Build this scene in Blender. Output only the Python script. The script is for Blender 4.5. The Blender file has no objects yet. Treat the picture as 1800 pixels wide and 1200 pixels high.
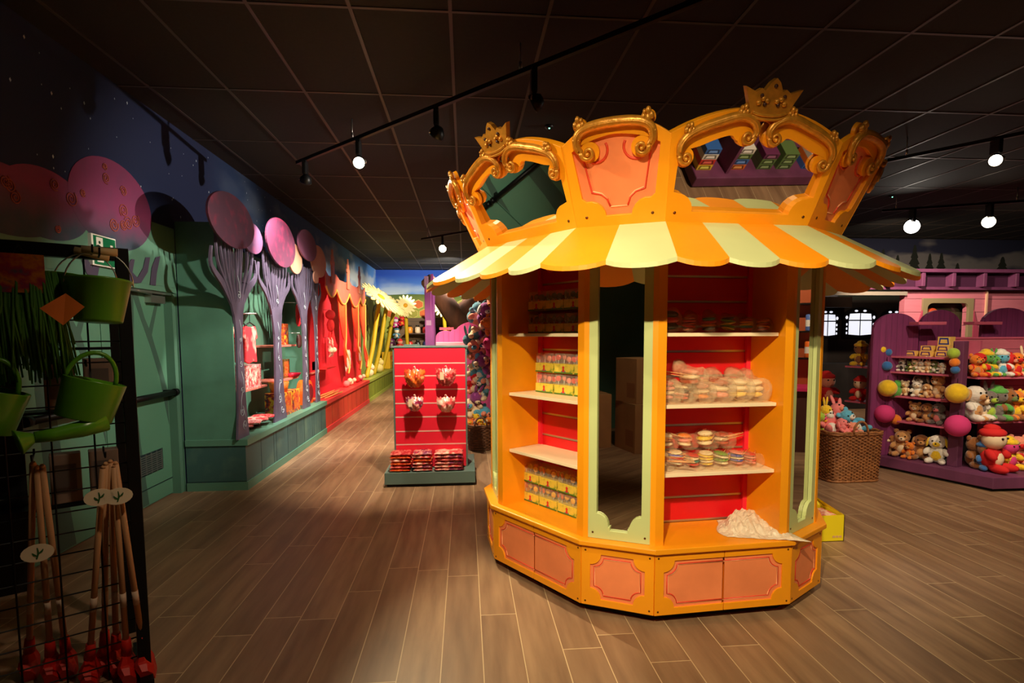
import bpy, bmesh, math, random
from math import sin, cos, pi, radians as R
from mathutils import Vector, Matrix, Euler
random.seed(7)
SC = bpy.context.scene
COL = SC.collection
# ------------------------------------------------------------------ camera
F, PITCH, YAW, ROLL, CY, H = 961.0, .0759, .0851, -.0038, 659.0, 1.6
_r = Vector((cos(YAW), -sin(YAW), 0))
CW = Vector((sin(YAW)*cos(PITCH), cos(YAW)*cos(PITCH), -sin(PITCH)))
_u = _r.cross(CW)
CR = _r*cos(ROLL) + _u*sin(ROLL)
CU = -_r*sin(ROLL) + _u*cos(ROLL)
cd = bpy.data.cameras.new('camera')
cd.sensor_fit = 'HORIZONTAL'; cd.sensor_width = 36; cd.lens = F*36/1800
cd.shift_y = (CY-600)/1800; cd.clip_start = .05
cam = bpy.data.objects.new('camera', cd); COL.objects.link(cam)
cam.matrix_world = Matrix((( CR.x, CU.x, -CW.x, 0), (CR.y, CU.y, -CW.y, 0), (CR.z, CU.z, -CW.z, H), (0, 0, 0, 1)))
SC.camera = cam
OC = Vector((0, 0, H))
def ray(x, y): return CW + CR*((x-900)/F) - CU*((y-CY)/F)
def pZ(x, y, z=0): d = ray(x, y); return OC + d*((z-H)/d.z)
def pX(x, y, v): d = ray(x, y); return OC + d*(v/d.x)
def pY(x, y, v): d = ray(x, y); return OC + d*(v/d.y)
def pP(x, y, p0, n): d = ray(x, y); return OC + d*((p0-OC).dot(n)/d.dot(n))
# ------------------------------------------------------------------ world, exposure
w = bpy.data.worlds.new('world'); SC.world = w; w.use_nodes = True
w.node_tree.nodes['Background'].inputs[0].default_value = (.9, .75, .6, 1)
w.node_tree.nodes['Background'].inputs[1].default_value = .03
SC.view_settings.view_transform = 'Standard'; SC.view_settings.look = 'None'
SC.view_settings.exposure = 0; SC.view_settings.gamma = 1
SC.view_settings.use_curve_mapping = False
# ------------------------------------------------------------------ lights (track spots and an added fill)
WARM = (1, .80, .55); KEY = (1, .84, .50)
def spot(name, loc, to, power, ang=50, blend=.6, color=WARM, size=.04):
    l = bpy.data.lights.new(name, 'SPOT'); l.energy = power; l.color = color
    l.spot_size = R(ang); l.spot_blend = blend; l.shadow_soft_size = size
    o = bpy.data.objects.new(name, l); COL.objects.link(o); o.location = Vector(loc)+(Vector(to)-Vector(loc)).normalized()*.11
    o.rotation_euler = (Vector(to)-Vector(loc)).to_track_quat('-Z', 'Y').to_euler()
    return o
LIGHTS = [
 # location, target, power, angle, blend, colour
 ((-.5, -.35, 3.45), (1.25, 3.0, 1.0), 700, 52, 1, KEY),
 ((1.9, -.3, 3.45), (1.5, 3.0, .9), 170, 54, 1, KEY),
 ((-1.0, 5.5, 3.24), (.35, 3.6, 1.5), 620, 50, .6, KEY),
 ((-1.69, 6.18, 3.24), (-2.6, 7.6, 1.5), 330, 85, .6, (1, .88, .82)),
 ((-.22, 4.7, 3.24), (-.6, 6.2, .6), 430, 60, .7, WARM),
 ((.5, 3.97, 3.22), (-2.9, 5.3, 1.5), 380, 46, .8, (1, .9, .72)),
 ((4.975, 4.86, 3.02), (-2.6, 6.3, 2.15), 1500, 34, .7, (1, .9, .75)),
 ((4.5, 3.6, 3.4), (4.9, 5.6, .7), 170, 80, .9, WARM),
 ((3.2, 2.4, 3.4), (3.6, 5.0, 0), 260, 85, .9, WARM),
 ((-.4, 7.6, 3.4), (-2.8, 7.5, 1.1), 520, 62, .7, (1, .92, .8)),
 ((-1.9, 2.7, 3.42), (.7, 3.5, 1.9), 230, 56, .9, KEY),
 ((-.41, 10.6, 3.22), (-2.6, 11.6, 1.3), 560, 78, .6, WARM),
 ((-.3, 12.8, 3.3), (-2.4, 15.0, 1.2), 620, 85, .6, WARM),
 ((-.2, 14.5, 3.4), (-1.0, 18.1, 2.2), 650, 100, .8, (1, .95, .85)),
 ((-.6, 8.2, 3.3), (-.1, 7.4, 1.2), 330, 70, .7, WARM),
 ((-1.0, 7.4, 3.4), (-1.3, 9.5, 0), 700, 78, .7, WARM),
 ((1.2, 11.0, 3.4), (1.0, 14.0, .5), 400, 90, .7, WARM),
 ((6.796, 7.92, 3.2), (8.3, 9.5, 1.9), 420, 95, .8, WARM),
 ((8.4, 6.4, 3.3), (9.6, 9.5, 2.2), 130, 80, .8, WARM),
 ((7.5, 9.0, 3.3), (9.0, 11.6, 3.0), 60, 90, .9, WARM),
 ((3.6, 2.0, 3.4), (3.7, .1, .2), 420, 80, .7, WARM),
 ((5.0, 3.3, 3.4), (6.8, 4.2, 1.1), 260, 80, .7, WARM),
 ((.2, 1.6, 3.45), (-.6, 3.7, 0), 115, 84, 1, WARM),
 ((-.4, .4, 3.45), (-1.4, -.9, .3), 110, 60, .9, WARM),  # added fill, no fixture: brightens floor and boxes reflected in the narrow mirror
]
for i, (a, b, p, an, bl, c) in enumerate(LIGHTS):
    spot('track_or_fill_spot', a, b, p, an, bl, c)
# ------------------------------------------------------------------ materials
def lin(c): return tuple((v/255/12.92 if v/255 <= .04045 else ((v/255+.055)/1.055)**2.4) for v in c)
MC = {}
def mat(name, rgb, rough=.55, metal=0, var=.0, scale=6, bump=0, alpha=1, emit=0, spec=.5, stretch=None, trans=0, sheen=0):
    if name in MC: return MC[name]
    m = bpy.data.materials.new(name); m.use_nodes = True; nt = m.node_tree; b = nt.nodes['Principled BSDF']
    c = lin(rgb)
    b.inputs['Base Color'].default_value = (*c, 1); b.inputs['Roughness'].default_value = rough
    b.inputs['Metallic'].default_value = metal; b.inputs['Specular IOR Level'].default_value = spec
    b.inputs['Alpha'].default_value = alpha; b.inputs['Transmission Weight'].default_value = trans
    b.inputs['Sheen Weight'].default_value = sheen
    if emit:
        b.inputs['Emission Color'].default_value = (*c, 1); b.inputs['Emission Strength'].default_value = emit
    if var or bump:
        tc = nt.nodes.new('ShaderNodeTexCoord'); mp = nt.nodes.new('ShaderNodeMapping')
        nt.links.new(tc.outputs['Object'], mp.inputs[0])
        if stretch: mp.inputs['Scale'].default_value = stretch
        n = nt.nodes.new('ShaderNodeTexNoise'); n.inputs['Scale'].default_value = scale; n.inputs['Detail'].default_value = 4
        nt.links.new(mp.outputs[0], n.inputs[0])
        if var:
            cr = nt.nodes.new('ShaderNodeValToRGB')
            cr.color_ramp.elements[0].position = .3; cr.color_ramp.elements[1].position = .7
            cr.color_ramp.elements[0].color = (*[v*(1-var) for v in c], 1)
            cr.color_ramp.elements[1].color = (*[min(1, v*(1+var)) for v in c], 1)
            nt.links.new(n.outputs[0], cr.inputs[0]); nt.links.new(cr.outputs[0], b.inputs['Base Color'])
        if bump:
            bp = nt.nodes.new('ShaderNodeBump'); bp.inputs['Strength'].default_value = bump; bp.inputs['Distance'].default_value = .02
            nt.links.new(n.outputs[0], bp.inputs['Height']); nt.links.new(bp.outputs[0], b.inputs['Normal'])
    MC[name] = m; return m
class NG:                                   # tiny node-graph helper
    def __init__(s, name):
        s.m = bpy.data.materials.new(name); s.m.use_nodes = True; s.t = s.m.node_tree; s.b = s.t.nodes['Principled BSDF']
    def n(s, k, **kw):
        x = s.t.nodes.new(k)
        for a, v in kw.items(): setattr(x, a, v)
        return x
    def l(s, a, b): s.t.links.new(a, b)
    def math(s, op, a, b=None, c=None):
        x = s.n('ShaderNodeMath', operation=op)
        for i, v in enumerate((a, b, c)):
            if v is None: continue
            if isinstance(v, (int, float)): x.inputs[i].default_value = v
            else: s.l(v, x.inputs[i])
        return x.outputs[0]
    def mix(s, f, a, b):
        x = s.n('ShaderNodeMix', data_type='RGBA')
        for i, v in ((0, f), (6, a), (7, b)):
            if isinstance(v, (int, float)): x.inputs[i].default_value = v
            elif isinstance(v, tuple): x.inputs[i].default_value = (*lin(v), 1)
            else: s.l(v, x.inputs[i])
        return x.outputs[2]
    def xyz(s, src='Object'):
        t = s.n('ShaderNodeTexCoord'); q = s.n('ShaderNodeSeparateXYZ'); s.l(t.outputs[src], q.inputs[0]); s.tc = t.outputs[src]
        return q.outputs
    def noise(s, scale, vec=None, detail=4, st=None):
        x = s.n('ShaderNodeTexNoise'); x.inputs['Scale'].default_value = scale; x.inputs['Detail'].default_value = detail
        v = vec or s.tc
        if st:
            mp = s.n('ShaderNodeMapping'); mp.inputs['Scale'].default_value = st; s.l(v, mp.inputs[0]); v = mp.outputs[0]
        s.l(v, x.inputs[0]); return x.outputs[0]
    def ramp(s, f, stops):
        x = s.n('ShaderNodeValToRGB'); e = x.color_ramp.elements
        while len(e) < len(stops): e.new(.5)
        for i, (p, c) in enumerate(stops): e[i].position = p; e[i].color = (*lin(c), 1)
        s.l(f, x.inputs[0]); return x.outputs[0]
def floor_mat():
    g = NG('wood_look_plank_tile'); X, Y, Z = g.xyz()
    u = g.math('DIVIDE', g.math('SUBTRACT', X, .072), .203); cu = g.math('FLOOR', u); fu = g.math('SUBTRACT', u, cu)
    wn = g.n('ShaderNodeTexWhiteNoise', noise_dimensions='1D'); g.l(cu, wn.inputs['W'])
    v = g.math('ADD', g.math('DIVIDE', Y, 1.244), wn.outputs['Value']); cv = g.math('FLOOR', v); fv = g.math('SUBTRACT', v, cv)
    cx = g.n('ShaderNodeCombineXYZ'); g.l(cu, cx.inputs[0]); g.l(cv, cx.inputs[1])
    w2 = g.n('ShaderNodeTexWhiteNoise', noise_dimensions='2D'); g.l(cx.outputs[0], w2.inputs['Vector'])
    gu = g.math('MINIMUM', fu, g.math('SUBTRACT', 1, fu)); gv = g.math('MINIMUM', fv, g.math('SUBTRACT', 1, fv))
    gr = g.math('MAXIMUM', g.math('LESS_THAN', gu, .011), g.math('LESS_THAN', gv, .0019))
    off = g.n('ShaderNodeVectorMath', operation='MULTIPLY_ADD'); g.l(w2.outputs['Color'], off.inputs[0]); off.inputs[1].default_value = (9, 9, 9); g.l(g.tc, off.inputs[2])
    gn = g.noise(14, off.outputs[0], 6, (1, .12, 1)); g2 = g.noise(3.5, off.outputs[0], 3, (1, .5, 1))
    c1 = g.ramp(gn, [(.3, (124, 96, 72)), (.55, (158, 126, 96)), (.75, (178, 144, 110))])
    c2 = g.mix(g.math('MULTIPLY', w2.outputs['Value'], .45), c1, (104, 78, 62))
    c3 = g.mix(g.math('MULTIPLY', g2, .35), c2, (150, 112, 88))
    c4 = g.mix(gr, c3, (205, 178, 140))
    g.l(c4, g.b.inputs['Base Color']); g.b.inputs['Roughness'].default_value = .42; g.b.inputs['Specular IOR Level'].default_value = .35
    bp = g.n('ShaderNodeBump'); bp.inputs['Strength'].default_value = .25; bp.inputs['Distance'].default_value = .004
    g.l(g.math('SUBTRACT', gn, gr), bp.inputs['Height']); g.l(bp.outputs[0], g.b.inputs['Normal'])
    return g.m
def sky_mat(name, near, far, axis, a0, a1, cloud, cz, amt=.9, cs=1.0):
    g = NG(name); xyz = g.xyz(); V = xyz[axis]
    f = g.n('ShaderNodeMapRange'); g.l(V, f.inputs[0]); f.inputs[1].default_value = a0; f.inputs[2].default_value = a1
    base = g.mix(f.outputs[0], near, far)
    n = g.noise(.55*cs, None, 3, (1, 1, 2.4))
    d = g.math('ABSOLUTE', g.math('SUBTRACT', xyz[2], cz)); band = g.math('SUBTRACT', 1, g.math('MINIMUM', 1, g.math('MULTIPLY', d, 2.2)))
    th = g.math('MULTIPLY', g.math('MINIMUM', 1, g.math('MAXIMUM', 0, g.math('MULTIPLY', g.math('SUBTRACT', g.math('ADD', n, g.math('MULTIPLY', band, .14)), .56), 9))), g.math('MULTIPLY', f.outputs[0], amt))
    g.l(g.mix(th, base, cloud), g.b.inputs['Base Color']); g.b.inputs['Roughness'].default_value = .8
    return g.m
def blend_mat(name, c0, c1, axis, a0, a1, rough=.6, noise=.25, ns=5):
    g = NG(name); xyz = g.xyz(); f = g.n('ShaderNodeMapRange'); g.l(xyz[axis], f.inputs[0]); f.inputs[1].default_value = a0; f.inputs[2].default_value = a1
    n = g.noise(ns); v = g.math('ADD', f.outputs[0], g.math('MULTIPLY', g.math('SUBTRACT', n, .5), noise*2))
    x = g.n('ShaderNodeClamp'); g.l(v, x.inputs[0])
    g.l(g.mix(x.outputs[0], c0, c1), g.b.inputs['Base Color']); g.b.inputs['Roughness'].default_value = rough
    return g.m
def plank_mat(name, ca, cb, period=.12, axis=0, rough=.6):      # boards with dark joints along one axis
    g = NG(name); xyz = g.xyz(); u = g.math('DIVIDE', xyz[axis], period); f = g.math('SUBTRACT', u, g.math('FLOOR', u))
    st = (1, 1, .12) if axis != 2 else (.12, .12, 1)
    n = g.noise(22, None, 4, st); c = g.mix(n, ca, cb)
    j = g.math('LESS_THAN', f, .045); c2 = g.mix(g.math('MULTIPLY', j, .75), c, tuple(v//3 for v in cb))
    g.l(c2, g.b.inputs['Base Color']); g.b.inputs['Roughness'].default_value = rough
    bp = g.n('ShaderNodeBump'); bp.inputs['Strength'].default_value = .3; bp.inputs['Distance'].default_value = .01
    g.l(g.math('SUBTRACT', n, j), bp.inputs['Height']); g.l(bp.outputs[0], g.b.inputs['Normal'])
    return g.m
def print_mat(name, cols, scale=30, rough=.3, st=(1, 1, 1)):     # colourful printed film
    g = NG(name); g.xyz(); n = g.noise(scale, None, 3, st)
    k = len(cols); g.l(g.ramp(n, [(.28+.44*i/(k-1), c) for i, c in enumerate(cols)]), g.b.inputs['Base Color'])
    g.b.inputs['Roughness'].default_value = rough; return g.m
ORANGE = mat('orange_lacquer', (248, 157, 18), .38, var=.06, scale=3)
ORANGE2 = mat('deep_orange_lacquer', (232, 112, 8), .42)
GREEN = mat('pistachio_lacquer', (194, 202, 140), .4, var=.05, scale=3)
PINKO = mat('coral_paint', (246, 138, 88), .45, var=.13, scale=4)
PINKL = mat('coral_dark_line', (222, 66, 40), .5)  # darker line painted on the inset panels
PINKH = mat('coral_pale_line', (252, 178, 128), .5)  # paler painted line running beside the darker one
CREAM = mat('cream_shelf', (250, 226, 190), .4)
RED = mat('red_slatwall', (222, 24, 34), .35)
RED2 = mat('bright_red_slatwall', (240, 40, 64), .35)
GOLD = mat('gold_paint', (200, 132, 40), .36, metal=.4, var=.22, scale=25, bump=.2)
BLACK = mat('black_metal', (9, 9, 9), .45, metal=.3)
BLACKP = mat('black_plinth', (8, 7, 7), .7)
SILVER = mat('brushed_aluminium', (200, 195, 190), .3, metal=.9)
MIRROR = mat('mirror_glass', (225, 222, 215), .015, metal=1)
TEAL = mat('teal_paint', (88, 138, 118), .55, var=.2, scale=2.5)
TEALD = mat('dark_teal_line', (20, 40, 44), .6)
WALLG = mat('forest_green_wall_paint', (84, 128, 108), .7, var=.1, scale=1.2)
WHITE = mat('white_plastic', (230, 228, 220), .4)
SCREW = mat('screw_head', (110, 60, 20), .4, metal=.6)
# ------------------------------------------------------------------ mesh builder
class MB:
    def __init__(s): s.v = []; s.f = []; s.m = []; s.s = []
    def add(s, vs, fs, m=0, sm=False, M=None):
        b = len(s.v)
        s.v += [tuple(M @ Vector(p)) for p in vs] if M is not None else [tuple(p) for p in vs]
        for f in fs: s.f.append(tuple(b+i for i in f)); s.m.append(m); s.s.append(sm)
        return s
    def box(s, x0, x1, y0, y1, z0, z1, m=0, M=None):
        x0, x1 = min(x0, x1), max(x0, x1); y0, y1 = min(y0, y1), max(y0, y1); z0, z1 = min(z0, z1), max(z0, z1)
        return s.add([(x0, y0, z0), (x1, y0, z0), (x1, y1, z0), (x0, y1, z0), (x0, y0, z1), (x1, y0, z1), (x1, y1, z1), (x0, y1, z1)],
                     [(3, 2, 1, 0), (4, 5, 6, 7), (0, 1, 5, 4), (1, 2, 6, 5), (2, 3, 7, 6), (3, 0, 4, 7)], m, False, M)
    def tube(s, pts, r, n=8, m=0, M=None, closed=False, flat=1.0, sm=True):
        pts = [Vector(p) for p in pts]; k = len(pts); rr = r if isinstance(r, (list, tuple)) else [r]*k
        vs = []; up = None
        for i, p in enumerate(pts):
            if closed: d = pts[(i+1) % k]-pts[i-1]
            else: d = pts[min(i+1, k-1)]-pts[max(i-1, 0)]
            d = d.normalized() if d.length > 1e-9 else Vector((0, 0, 1))
            if up is None: up = Vector((0, 0, 1)) if abs(d.z) < .9 else Vector((1, 0, 0))
            a = d.cross(up)
            if a.length < 1e-4: a = d.cross(Vector((0, 1, 0)))
            a.normalize(); b = a.cross(d).normalized(); up = b
            for j in range(n):
                t = 2*pi*j/n; vs.append(p + a*(rr[i]*cos(t)) + b*(rr[i]*flat*sin(t)))
        fs = []
        for i in range(k if closed else k-1):
            for j in range(n):
                i2 = (i+1) % k
                fs.append((i*n+j, i*n+(j+1) % n, i2*n+(j+1) % n, i2*n+j))
        s.add(vs, fs, m, sm, M)
        if not closed:
            b0 = len(s.v)-len(vs)
            s.f.append(tuple(b0+j for j in range(n-1, -1, -1))); s.m.append(m); s.s.append(False)
            s.f.append(tuple(b0+(k-1)*n+j for j in range(n))); s.m.append(m); s.s.append(False)
        return s
    def ball(s, c, r, m=0, M=None, nu=12, nv=8, rot=None):
        if isinstance(r, (int, float)): r = (r, r, r)
        c = Vector(c); vs = [Vector((0, 0, -1))]
        for i in range(1, nv):
            t = pi*i/nv
            for j in range(nu): a = 2*pi*j/nu; vs.append(Vector((sin(t)*cos(a), sin(t)*sin(a), -cos(t))))
        vs.append(Vector((0, 0, 1)))
        q = Euler(rot).to_matrix() if rot else Matrix.Identity(3)
        vs = [c + q @ Vector((v.x*r[0], v.y*r[1], v.z*r[2])) for v in vs]
        fs = [(0, 1+(j+1) % nu, 1+j) for j in range(nu)]
        for i in range(nv-2):
            for j in range(nu): a = 1+i*nu; fs.append((a+j, a+(j+1) % nu, a+nu+(j+1) % nu, a+nu+j))
        L = len(vs)-1; a = 1+(nv-2)*nu
        fs += [(a+j, a+(j+1) % nu, L) for j in range(nu)]
        return s.add(vs, fs, m, True, M)
    def lathe(s, prof, n=24, m=0, M=None, sm=True, a0=0, a1=2*pi):
        vs = []; full = abs(a1-a0-2*pi) < 1e-6; k = n if full else n+1
        for r, z in prof:
            for j in range(k): a = a0+(a1-a0)*j/n; vs.append((r*cos(a), r*sin(a), z))
        fs = []
        for i in range(len(prof)-1):
            for j in range(n): fs.append((i*k+j, i*k+(j+1) % k, (i+1)*k+(j+1) % k, (i+1)*k+j))
        return s.add(vs, fs, m, sm, M)
    def plate(s, outer, holes=(), t=.02, m=0, M=None, side_m=None):
        """flat board: 2D outline (x,y) with holes, thickness from z=0 to z=-t"""
        bm = bmesh.new(); loops = [outer]+list(holes); es = []; allv = []
        for lp in loops:
            vs = [bm.verts.new((x, y, 0)) for x, y in lp]; allv.append(vs)
            es += [bm.edges.new((vs[i], vs[(i+1) % len(vs)])) for i in range(len(vs))]
        bmesh.ops.triangle_fill(bm, use_beauty=True, use_dissolve=False, edges=es, normal=(0, 0, 1))
        bm.verts.index_update(); N = len(bm.verts)
        vs = [(v.co.x, v.co.y, 0) for v in bm.verts]+[(v.co.x, v.co.y, -t) for v in bm.verts]
        fs = []
        for f in bm.faces:
            ids = [v.index for v in f.verts]
            if f.normal.z < 0: ids.reverse()
            fs.append(tuple(ids)); fs.append(tuple(i+N for i in reversed(ids)))
        s.add(vs, fs, m, False, M); fs = []
        for lp, vv in zip(loops, allv):
            ar = sum(lp[i][0]*lp[(i+1) % len(lp)][1]-lp[(i+1) % len(lp)][0]*lp[i][1] for i in range(len(lp)))
            ccw = (ar > 0) == (lp is outer)
            for i in range(len(vv)):
                a, b = vv[i].index, vv[(i+1) % len(vv)].index
                fs.append((a+N, b+N, b, a) if ccw else (a, b, b+N, a+N))
        bm.free()
        b0 = len(s.v)-2*N
        for f in fs: s.f.append(tuple(b0+i for i in f)); s.m.append(m if side_m is None else side_m); s.s.append(False)
        return s
    def mesh(s, name, mats):
        me = bpy.data.meshes.new(name); me.from_pydata(s.v, [], s.f)
        for x in (mats if isinstance(mats, (list, tuple)) else [mats]): me.materials.append(x)
        me.polygons.foreach_set('material_index', s.m); me.polygons.foreach_set('use_smooth', s.s); me.update(); return me
    def build(s, name, mats, parent=None, world=False, bevel=0, loc=None, rot=None):
        if world and parent is not None:
            I = (Matrix.Translation(parent.location) @ parent.rotation_euler.to_matrix().to_4x4()).inverted()
            s.v = [tuple(I @ Vector(p)) for p in s.v]
        o = bpy.data.objects.new(name, s.mesh(name, mats)); COL.objects.link(o); o.parent = parent
        if loc: o.location = loc
        if rot: o.rotation_euler = rot
        if bevel:
            b = o.modifiers.new('bevel', 'BEVEL'); b.width = bevel; b.segments = 2; b.limit_method = 'ANGLE'; b.angle_limit = R(40)
        return o
def tag(o, label=None, cat=None, group=None, kind=None):
    if label: o['label'] = label
    if cat: o['category'] = cat
    if group: o['group'] = group
    if kind: o['kind'] = kind
    return o
def thing(name, label, cat, loc=(0, 0, 0), rz=0, group=None):
    o = bpy.data.objects.new(name, None); COL.objects.link(o); o.empty_display_size = .1
    o.location = loc; o.rotation_euler = (0, 0, rz); return tag(o, label, cat, group)
def copy_tree(o, parent=None, loc=None, rz=None):
    c = o.copy(); COL.objects.link(c); c.parent = parent
    if loc is not None: c.location = loc
    if rz is not None: c.rotation_euler = (0, 0, rz)
    for ch in list(o.children): copy_tree(ch, c)
    return c
def T(x, y, z): return Matrix.Translation((x, y, z))
def RZ(a): return Matrix.Rotation(a, 4, 'Z')
def frame(o, x, y):                        # matrix from origin + 2 axes, z = x cross y
    x = Vector(x).normalized(); y = Vector(y).normalized(); z = x.cross(y)
    return Matrix(((x.x, y.x, z.x, o[0]), (x.y, y.y, z.y, o[1]), (x.z, y.z, z.z, o[2]), (0, 0, 0, 1)))
def arc(cx, cy, r, a0, a1, n=8, ry=None):
    return [(cx+r*cos(R(a0+(a1-a0)*i/n)), cy+(ry or r)*sin(R(a0+(a1-a0)*i/n))) for i in range(n+1)]
def smooth_path(pts, n=6):                 # Catmull-Rom
    P = [Vector(p) for p in pts]; out = []
    for i in range(len(P)-1):
        a, b, c, d = P[max(i-1, 0)], P[i], P[i+1], P[min(i+2, len(P)-1)]
        for k in range(n):
            t = k/n; out.append(.5*((2*b)+(c-a)*t+(2*a-5*b+4*c-d)*t*t+(3*b-a-3*c+d)*t**3))
    out.append(P[-1]); return out
# ================================================================== ROOM SHELL
WX, YB, ZC = -2.86, 18.2, 3.67
def struct(o): o['kind'] = 'structure'; return o
struct(MB().box(WX-.3, 14, -3.2, YB+.2, -.1, 0).build('floor', floor_mat()))
CEILM = mat('black_ceiling_tile', (24, 21, 21), .85, var=.25, scale=30)
ceil = struct(MB().box(WX-.3, 14, -3.2, YB+.2, ZC, ZC+.1).build('ceiling', CEILM))
g = MB()
k = -4
x = -.074-.635*4
while x < 14: g.box(x-.012, x+.012, -3.1, YB, ZC-.006, ZC); x += .635
y = 3.71-1.27*5
while y < YB: g.box(WX, 13.9, y-.012, y+.012, ZC-.005, ZC); y += 1.27
struct(g.build('ceiling_grid', mat('dark_ceiling_grid', (64, 55, 49), .5), ceil))
SKYL = sky_mat('painted_sky_left', (12, 26, 66), (92, 150, 220), 1, 6.5, 16, (200, 214, 226), 3.1)
DY0, DY1, DZ = 3.72, 5.76, 2.06
wl = MB().box(WX-.2, WX, -3.2, DY0, 0, ZC).box(WX-.2, WX, DY1, YB+.2, 0, ZC).box(WX-.2, WX, DY0, DY1, DZ, ZC)
wl = struct(wl.build('wall_left', SKYL))
def wall_part(mb, name, mats, par=None): return struct(mb.build(name, mats, par or wl))
MX = frame((WX+.001, 0, 0), (0, 1, 0), (0, 0, 1))         # wall plane: (Y, Z), +X normal
def wy(x, y, X=WX): p = pX(x, y, X); return (p.y, p.z)
wall_part(MB().plate([(-3.2, 0), (-3.2, 2.6), (DY0-.0, 2.62), (DY1, 2.64), (DY1, DZ), (DY0, DZ), (DY0, 0)], t=.001, M=T(.002, 0, 0) @ MX), 'painted_forest_background', WALLG)
wall_part(MB().box(WX-.1, WX-.0005, DY1-.001, DY1+.001, 0, DZ), 'door_jamb', WALLG)
# painted bushes with swirls
BUSH = blend_mat('painted_bush_purple', (44, 58, 74), (118, 42, 84), 2, 2.35, 2.62, .7, .35, 7)
SWIRL = mat('painted_swirl_orange', (150, 66, 50), .7)
def swirl(mb, y, z, r, off=.004, n=22, turns=2.1, tr=.0045, m=0, X=WX, ph=0):
    pts = []
    for i in range(n+1):
        a = ph+turns*2*pi*i/n; q = r*(.18+.82*i/n); pts.append((X+off, y+q*cos(a), z+q*sin(a)))
    mb.tube(pts, tr, 4, m)
bush = MB(); sw = MB()
def ell(cy, cz, ry, rz, n=40, rot=0):
    return [(cy+ry*cos(2*pi*i/n)*cos(rot)-rz*sin(2*pi*i/n)*sin(rot), cz+ry*cos(2*pi*i/n)*sin(rot)+rz*sin(2*pi*i/n)*cos(rot)) for i in range(n)]
for i, (cy, cz, ry, rz) in enumerate([(2.75, 2.62, .95, .5), (4.1, 2.5, .42, .24), (4.84, 2.66, .53, .36), (3.75, 2.45, .5, .22)]):
    bush.plate(ell(cy, cz, ry, rz), t=.001, M=T(.003+.0006*i, 0, 0) @ MX)
    for q in range(9 if ry > .5 else 4):
        a = random.random()*6.28; d = random.random()**.5*.8
        swirl(sw, cy+ry*d*cos(a), cz+rz*d*sin(a), random.choice((.03, .045, .06)), .0085, ph=random.random()*6)
wall_part(bush, 'painted_bushes', BUSH); wall_part(sw, 'painted_swirls', SWIRL)
st = MB()
for i in range(110):
    y, z, r = random.uniform(0, 9.5), random.uniform(2.75, 3.62), random.choice((.004, .006, .009))
    st.plate([(y+r, z), (y, z+r*1.6), (y-r, z), (y, z-r*1.6)], t=.0005, M=T(.002, 0, 0) @ MX)
wall_part(st, 'painted_stars', mat('painted_star_white', (190, 200, 215), .6))
# painted darker trunks on wall and door
TRK = mat('painted_trunk_green', (62, 92, 80), .7); TRKP = mat('painted_trunk_plum', (70, 62, 84), .7)
pt = MB()
def pxpoly(mb, pts, X, off, m=0):
    q = [wy(x, y, X) for x, y in pts]; mb.plate(q, t=.0008, m=m, M=frame((X+off, 0, 0), (0, 1, 0), (0, 0, 1)))
for pts in ([(222, 498), (215, 470), (203, 452), (210, 452), (222, 470), (229, 455), (235, 456), (231, 478), (240, 488), (250, 470), (254, 452), (262, 452), (258, 478), (246, 497)],
            [(262, 500), (265, 470), (272, 452), (280, 450), (274, 480), (272, 502)], [(150, 480), (140, 452), (148, 448), (160, 470), (168, 452), (176, 454), (168, 492)]):
    pxpoly(pt, pts, WX, .0095)
wall_part(pt, 'painted_branches', TRKP)
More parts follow.
